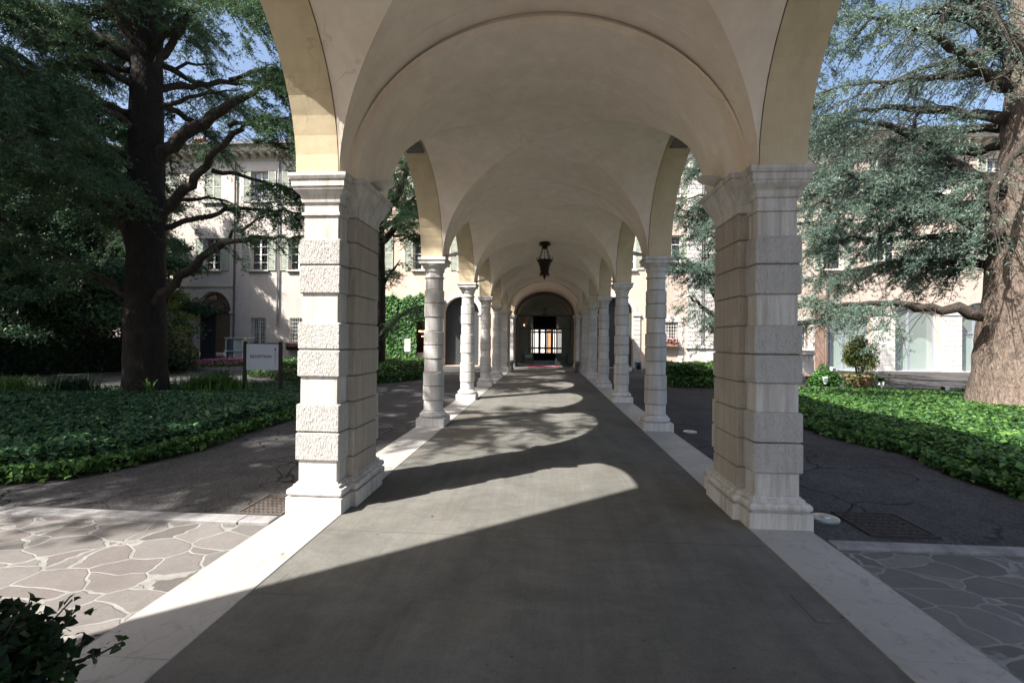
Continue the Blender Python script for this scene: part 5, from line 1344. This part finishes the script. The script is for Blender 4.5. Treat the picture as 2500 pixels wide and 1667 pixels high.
grass(-13.6, 11.1, .9, .35, 700, .55, 'clump of long arching grass at the left of the big cedar trunk', seed=1)
grass(-12.4, 11.6, .6, .35, 500, .55, 'darker grass clump touching the left side of the cedar trunk', seed=2, mat='leaf_dark')
grass(-10.15, 14.0, .35, .25, 300, .62, 'dark upright grass clump right behind the cedar trunk', seed=3, mat='leaf_dark')
grass(-9.6, 13.0, .8, .4, 900, .55, 'wide bright grass clump between the cedar trunk and the reception sign', seed=4)
grass(-10.35, 11.75, .1, .1, 26, .50, 'spiky broad bladed plant at the foot of the cedar trunk', w=.022, seed=5, name='spiky_plant', group=None)
grass(12.3, 14.6, .3, .2, 60, .4, 'thin grass sprouting beside the small post light at the right cedar', seed=8)

# ---- potted plant, right
pt = empty('potted_plant', (10.38, 16.4, 0), label='terracotta pot with a bushy green plant at the back edge of the right ivy bed', cat='potted plant')
m = MB(); m.lathe([(0, .30), (.02, .31), (.3, .36), (.50, .40), (.51, .43), (.57, .435), (.575, .40), (.52, .38)], n=24); m.build('pot', 'terracotta_pot', parent=pt, smooth=True)
m = MB(); m.lathe([(.52, .38), (.525, .001)], n=20); m.build('soil', 'soil', parent=pt)
m = MB(); random.seed(6)
for i in range(9):
    a = i * .7; m.tube([(.06 * math.cos(a), .06 * math.sin(a), .4, .016), (.12 * math.cos(a), .1 * math.sin(a), .8, .012), (.4 * math.cos(a), .35 * math.sin(a), 1.35 + .3 * random.random(), .005)], 5)
m.build('stems', 'twig_bark', parent=pt)
rng = np.random.default_rng(61); C = []
for cx, cy, cz, r_ in ((0, 0, 1.2, .45), (-.3, -.1, 1.35, .3), (.25, .1, 1.3, .38), (-.05, 0, 1.6, .26), (.2, -.1, .95, .3), (-.25, 0, 1.05, .26)):
    C.append(np.array((cx, cy, cz)) + unit(rng.normal(size=(700, 3))) * r_ * rng.uniform(.4, 1.1, (700, 1)))
leaf_mesh('foliage', np.concatenate(C), .085, 'leaf_nandina', pt, aspect=.45)
C = np.c_[rng.normal(size=900) * .34 - .05, rng.normal(size=900) * .25 - .2, rng.uniform(.12, .62, 900)]
ivy_mesh('trailing_ivy', C, .08, 'leaf_ivy', pt)
shrub(9.15, 16.1, .35, .5, .42, 2600, .08, 'leaf_ivy_wall', 'sunlit ivy shrub between the front right pier and the terracotta pot', seed=7, kind_leaf='ivy')
shrub(9.5, 16.9, .55, .28, .35, 900, .07, 'leaf_ivy_wall', 'narrow climbing shrub behind the sunlit ivy shrub', seed=8, kind_leaf='ivy')
shrub(12.9, 14.6, .3, .25, .3, 500, .08, 'leaf_ivy_wall', 'small leafy shrub touching the left side of the right cedar trunk', seed=9)
# bench
bn = empty('garden_bench', (10.25, 17.7, 0), label='low dark bench with a reddish wooden seat behind the terracotta pot', cat='bench')
m = MB()
for i in range(4): m.cbox(-.85, .75, -.22 + i * .115, -.12 + i * .115, .40, .44, .006)
m.build('seat', 'bench_wood', parent=bn)
for sx in (-.75, .65):
    m = MB(); m.box(sx - .03, sx + .03, -.2, .2, .33, .398); m.box(sx - .03, sx + .03, -.2, -.14, 0, .33); m.box(sx - .03, sx + .03, .14, .2, 0, .33); m.build('leg', 'black_iron', parent=bn)
m = MB(); m.box(-.72, .62, -.03, .03, .14, .18); m.box(-.72, .62, -.15, .15, .30, .328); m.build('stretcher', 'black_iron', parent=bn)
# pedestal
m = MB(); m.stack([(z, -h, h, -h, h) for z, h in ((0, .33), (.12, .33), (.13, .30), (.80, .285), (.82, .27), (.98, .27), (1.0, .29), (1.03, .30), (1.05, .335), (1.13, .34))], .01)
o = m.build('stone_pedestal', 'stone_smooth', loc=(12.15, 23.1, 0)); tag(o, 'square white stone pedestal post by the garden wing behind the front right pier', 'pedestal')
# garden lights
def flood(x, y, z, label, rz=0):
    m = MB(); m.tube([(0, 0, 0, .012), (0, 0, z - .1, .012)], 6); m.box(-.07, .07, -.03, -.0, z - .13, z - .10)
    o = m.build('garden_floodlight', 'black_iron', loc=(x, y, 0)); o.rotation_euler = (0, 0, rz)
    m = MB(); m.stack([(z - .10, -.035, .035, -.03, .03), (z + .10, -.075, .075, -.06, .04), (z + .12, -.075, .075, -.06, .04)], .008); m.build('lamp_head', 'light_white', parent=o)
    m = MB(); m.box(-.06, .06, -.075, -.061, z - .02, z + .09); m.build('lens', 'window_glass', parent=o)
    tag(o, label, 'garden light', 'small white lights in the ivy beds')
flood(9.64, 16.6, .67, 'taller white floodlight on a stake in the shrub left of the terracotta pot', .3)
flood(8.93, 15.75, .40, 'shorter white floodlight low in the ivy shrub near the front right pier', -.3)
def post_light(x, y, h, r, label):
    m = MB(); m.cbox(-r, r, -r, r, 0, h * .75, .006); o = m.build('post_light', 'light_white', loc=(x, y, 0))
    m = MB(); m.cbox(-r * 1.15, r * 1.15, -r * 1.15, r * 1.15, h * .75, h, .01); m.build('cap', 'black_iron', parent=o); tag(o, label, 'post light', 'small white lights in the ivy beds')
post_light(10.86, 16.1, .50, .06, 'slim white post light with a black cap touching the terracotta pot')
m = MB(); m.lathe([(0, .075), (.30, .075), (.31, .07)], n=18); o = m.build('spot_light', 'light_white', loc=(12.25, 15.35, 0), smooth=True); tag(o, 'short white cylindrical spot light at the back of the ivy near the right cedar', 'spot light')
m = MB(); m.box(-.12, -.075, -.05, .05, .12, .30); m.build('bracket', 'black_iron', parent=o)
# hose reel
hr = empty('hose_reel', (4.95, 25.6, 0), label='blue and black hose reel standing beside the rusticated arch behind the right columns', cat='hose reel')
m = MB()
for k in range(24):
    a0, a1 = 2 * math.pi * k / 24, 2 * math.pi * (k + 1) / 24
    m.tube([(-.12, .24 * math.cos(a0), .3 + .24 * math.sin(a0), .018), (-.12, .24 * math.cos(a1), .3 + .24 * math.sin(a1), .018)], 6); m.tube([(.12, .24 * math.cos(a0), .3 + .24 * math.sin(a0), .018), (.12, .24 * math.cos(a1), .3 + .24 * math.sin(a1), .018)], 6)
for k in range(6):
    a = k * math.pi / 3
    for s_ in (-.12, .12): m.tube([(s_, 0, .3, .012), (s_, .23 * math.cos(a), .3 + .23 * math.sin(a), .012)], 5)
m.build('wheel', 'hose_blue', parent=hr)
m = MB()
for j in range(5):
    for k in range(20):
        a0, a1 = 2 * math.pi * k / 20, 2 * math.pi * (k + 1) / 20; xx = -.08 + .04 * j
        m.tube([(xx, .17 * math.cos(a0), .3 + .17 * math.sin(a0), .022), (xx, .17 * math.cos(a1), .3 + .17 * math.sin(a1), .022)], 6)
m.build('hose', 'hose_dark', parent=hr)
m = MB(); m.tube([(-.15, -.25, 0, .015), (-.15, 0, .3, .015), (-.15, .25, 0, .015)], 6); m.tube([(.15, -.25, 0, .015), (.15, 0, .3, .015), (.15, .25, 0, .015)], 6); m.tube([(.15, 0, .3, .012), (.30, .1, .62, .012), (.42, .15, .1, .012)], 6); m.build('stand', 'frame_steel', parent=hr)
m = MB(); m.lathe([(0, .09), (.2, .11), (.21, .115)], n=16); o = m.build('bucket', 'light_white', loc=(4.55, 25.7, 0)); tag(o, 'small white bucket on the ground beside the hose reel', 'bucket')
m = MB(); m.tube([(-.11, 0, .2, .006), (0, 0, .30, .006), (.11, 0, .2, .006)], 5); m.build('handle', 'frame_steel', parent=o)

# ---- reception sign
sg = empty('reception_sign', (-8.26, 13.3, 0), label='grey sign board reading RECEPTION between two black posts', cat='sign')
for sx in (-.54, .54):
    m = MB(); m.cbox(sx - .042, sx + .042, -.042, .042, -.05, 1.50, .004); p = m.build('post', 'black_iron', parent=sg)
    m = MB(); m.lathe([(1.50, .03), (1.52, .014), (1.535, .03), (1.56, .034), (1.585, .02), (1.595, .004)], sx, 0, 12); m.build('finial', 'brass', parent=p, smooth=True)
m = MB(); m.cbox(-.495, .495, -.02, .02, .66, 1.43, .006); pn = m.build('panel', 'sign_panel', parent=sg)
m = MB(); m.cbox(-.50, .50, -.03, .03, 1.43, 1.455, .005); m.build('top_rail', 'black_iron', parent=sg)
cu = bpy.data.curves.new('lettering_curve', 'FONT'); cu.body = 'RECEPTION'; cu.size = .118; cu.align_x = 'CENTER'; cu.extrude = .002; cu.offset = .0012; cu.space_character = 1.05
to = bpy.data.objects.new('lettering_tmp', cu); COL.objects.link(to); bpy.context.view_layer.update()
me = bpy.data.meshes.new_from_object(to.evaluated_get(bpy.context.evaluated_depsgraph_get())); bpy.data.objects.remove(to)
me.materials.clear(); me.materials.append(MAT['sign_text'])
xs = [v.co.x for v in me.vertices]; sc = .64 / (max(xs) - min(xs)); me.transform(Matrix.Scale(sc, 4))
H_ = max(v.co.y for v in me.vertices)
# serifs on the feet and heads of the upright strokes
t = link_mesh('lettering', me, pn); t.rotation_euler = (math.pi / 2, 0, 0); t.location = (-.05, -.024, 1.02)
m = MB(); m.box(.385, .393, -.026, -.021, .76, 1.25); m.add([(.362, -.026, 1.25), (.416, -.026, 1.25), (.389, -.026, 1.33), (.362, -.021, 1.25), (.416, -.021, 1.25), (.389, -.021, 1.33)], [(0, 1, 2), (3, 5, 4), (0, 3, 4, 1), (1, 4, 5, 2), (2, 5, 3, 0)]); m.build('arrow', 'sign_arrow', parent=pn)
# notice board
nb_ = empty('notice_board', (-7.7, 26.0, 0), label='white framed notice board on a black post in front of the ivy wall', cat='notice board')
m = MB(); m.tube([(-.16, 0, 0, .02), (-.16, 0, .95, .02)], 8); m.box(-.17, .17, -.015, .03, .86, .90); m.build('post', 'black_iron', parent=nb_)
m = MB(); m.cbox(-.17, .17, -.03, -.0, .9, 1.62, .006); bd = m.build('board', 'board_white', parent=nb_)
m = MB()
for i in range(9):
    z = 1.54 - i * .065; m.box(-.12, .12 - .05 * (i % 3), -.033, -.031, z, z + .016)
m.build('printed_lines', 'board_print', parent=bd)

# ---- dark potted shrub in the near left corner
fs = empty('potted_shrub', (-1.98, 1.44, 0), label='dark leafy shrub in a pot in the near left corner', cat='potted plant')
m = MB(); m.lathe([(0, .17), (.02, .18), (.2, .21), (.27, .235), (.31, .24), (.31, .21), (.27, .2)], n=24); m.build('pot', 'terracotta_pot', parent=fs, smooth=True)
m = MB(); m.lathe([(.27, .2), (.275, .001)], n=20); m.build('soil', 'soil', parent=fs)
rng = np.random.default_rng(8); random.seed(8); C = []; N_ = 3600
d = unit(rng.normal(size=(N_, 3))); C.append(np.array((0, 0, .42)) + d * np.array((.31, .30, .25)) * rng.uniform(.45, 1.02, (N_, 1)))
m = MB()
for i in range(60):
    a = random.uniform(0, 6.28); el = random.uniform(-.3, 1.1); L_ = random.uniform(.30, .46)
    dd = np.array((math.cos(a) * math.cos(el), math.sin(a) * math.cos(el), math.sin(el) * .72)); p0 = np.array((0, 0, .40)); K = 7
    path = [p0 + dd * L_ * k / (K - 1) + np.array((0, 0, .03 * math.sin(k))) for k in range(K)]
    m.tube([(*p, .004) for p in path], 4)
    for k in range(2, K):
        for q in range(4): C.append((path[k] + rng.normal(size=3) * .016)[None])
m.build('stems', 'twig_bark', parent=fs)
ivy_mesh('foliage', np.concatenate(C), .042, 'leaf_bush', fs, flat=.25)

rng = np.random.default_rng(5)
C = np.concatenate([np.c_[rng.uniform(-6, -2.4, 260), rng.uniform(3.2, 13, 260), np.full(260, -.018)], np.c_[rng.uniform(2.4, 5.5, 160), rng.uniform(3, 13, 160), np.full(160, -.018)], np.c_[rng.uniform(-2.3, 2.2, 70), rng.uniform(2.2, 14, 70), np.full(70, .006)]])
o = leaf_mesh('fallen_leaves', C, .028, 'leaf_olive', updir=(0, 0, 1), flat=.85, aspect=.5); tag(o, 'scattered tiny fallen leaves and needles on the asphalt and walkway', 'fallen leaves', kind='stuff')
# ================================================================== LIGHT, SKY, CAMERA
sd = Vector((-1, -.83, 1.385)).normalized()
sun = bpy.data.lights.new('sun', 'SUN'); sun.energy = SUN_E; sun.angle = rad(.53); sun.color = (1, .96, .90)
so = bpy.data.objects.new('sun', sun); COL.objects.link(so); so.rotation_euler = (-sd).to_track_quat('-Z', 'Y').to_euler(); so.location = (-20, -17, 28)
w = bpy.data.worlds.new('World'); S.world = w; w.use_nodes = True; nt = w.node_tree
bg = nt.nodes['Background']; sk = nt.nodes.new('ShaderNodeTexSky'); sk.sky_type = 'NISHITA'; sk.sun_disc = False
sk.sun_elevation = math.asin(sd.z); sk.sun_rotation = math.atan2(sd.x, sd.y); sk.air_density = 1.0; sk.dust_density = 3.5; sk.ozone_density = .7; sk.altitude = 100
nt.links.new(sk.outputs[0], bg.inputs[0]); bg.inputs[1].default_value = SKY_E

f_, ya, pi_, ro = 1084.077, rad(4.0331), rad(.3884), rad(.5117)
fw = Vector((-math.sin(ya) * math.cos(pi_), math.cos(ya) * math.cos(pi_), math.sin(pi_))); r = Vector((math.cos(ya), math.sin(ya), 0)); u = r.cross(fw)
r2 = r * math.cos(ro) + u * math.sin(ro); u2 = -r * math.sin(ro) + u * math.cos(ro)
cam = bpy.data.cameras.new('camera'); co = bpy.data.objects.new('camera', cam); COL.objects.link(co); S.camera = co
M3 = Matrix((r2, u2, -fw)).transposed(); co.matrix_world = Matrix.Translation((0, 0, 1.6)) @ M3.to_4x4()
cam.lens = f_ / 2352 * 36; cam.sensor_width = 36; cam.shift_y = -10.16 / 2352; cam.clip_start = .05; cam.clip_end = 500
S.render.engine = 'CYCLES'; S.view_settings.view_transform = 'Standard'; S.view_settings.look = 'None'; S.view_settings.gamma = 1
S.view_settings.exposure = EXPO; S.cycles.max_bounces = 8; S.cycles.diffuse_bounces = 5; S.cycles.transparent_max_bounces = 12
S.cycles.use_denoising = True
S.render.resolution_x = 1024; S.render.resolution_y = 682
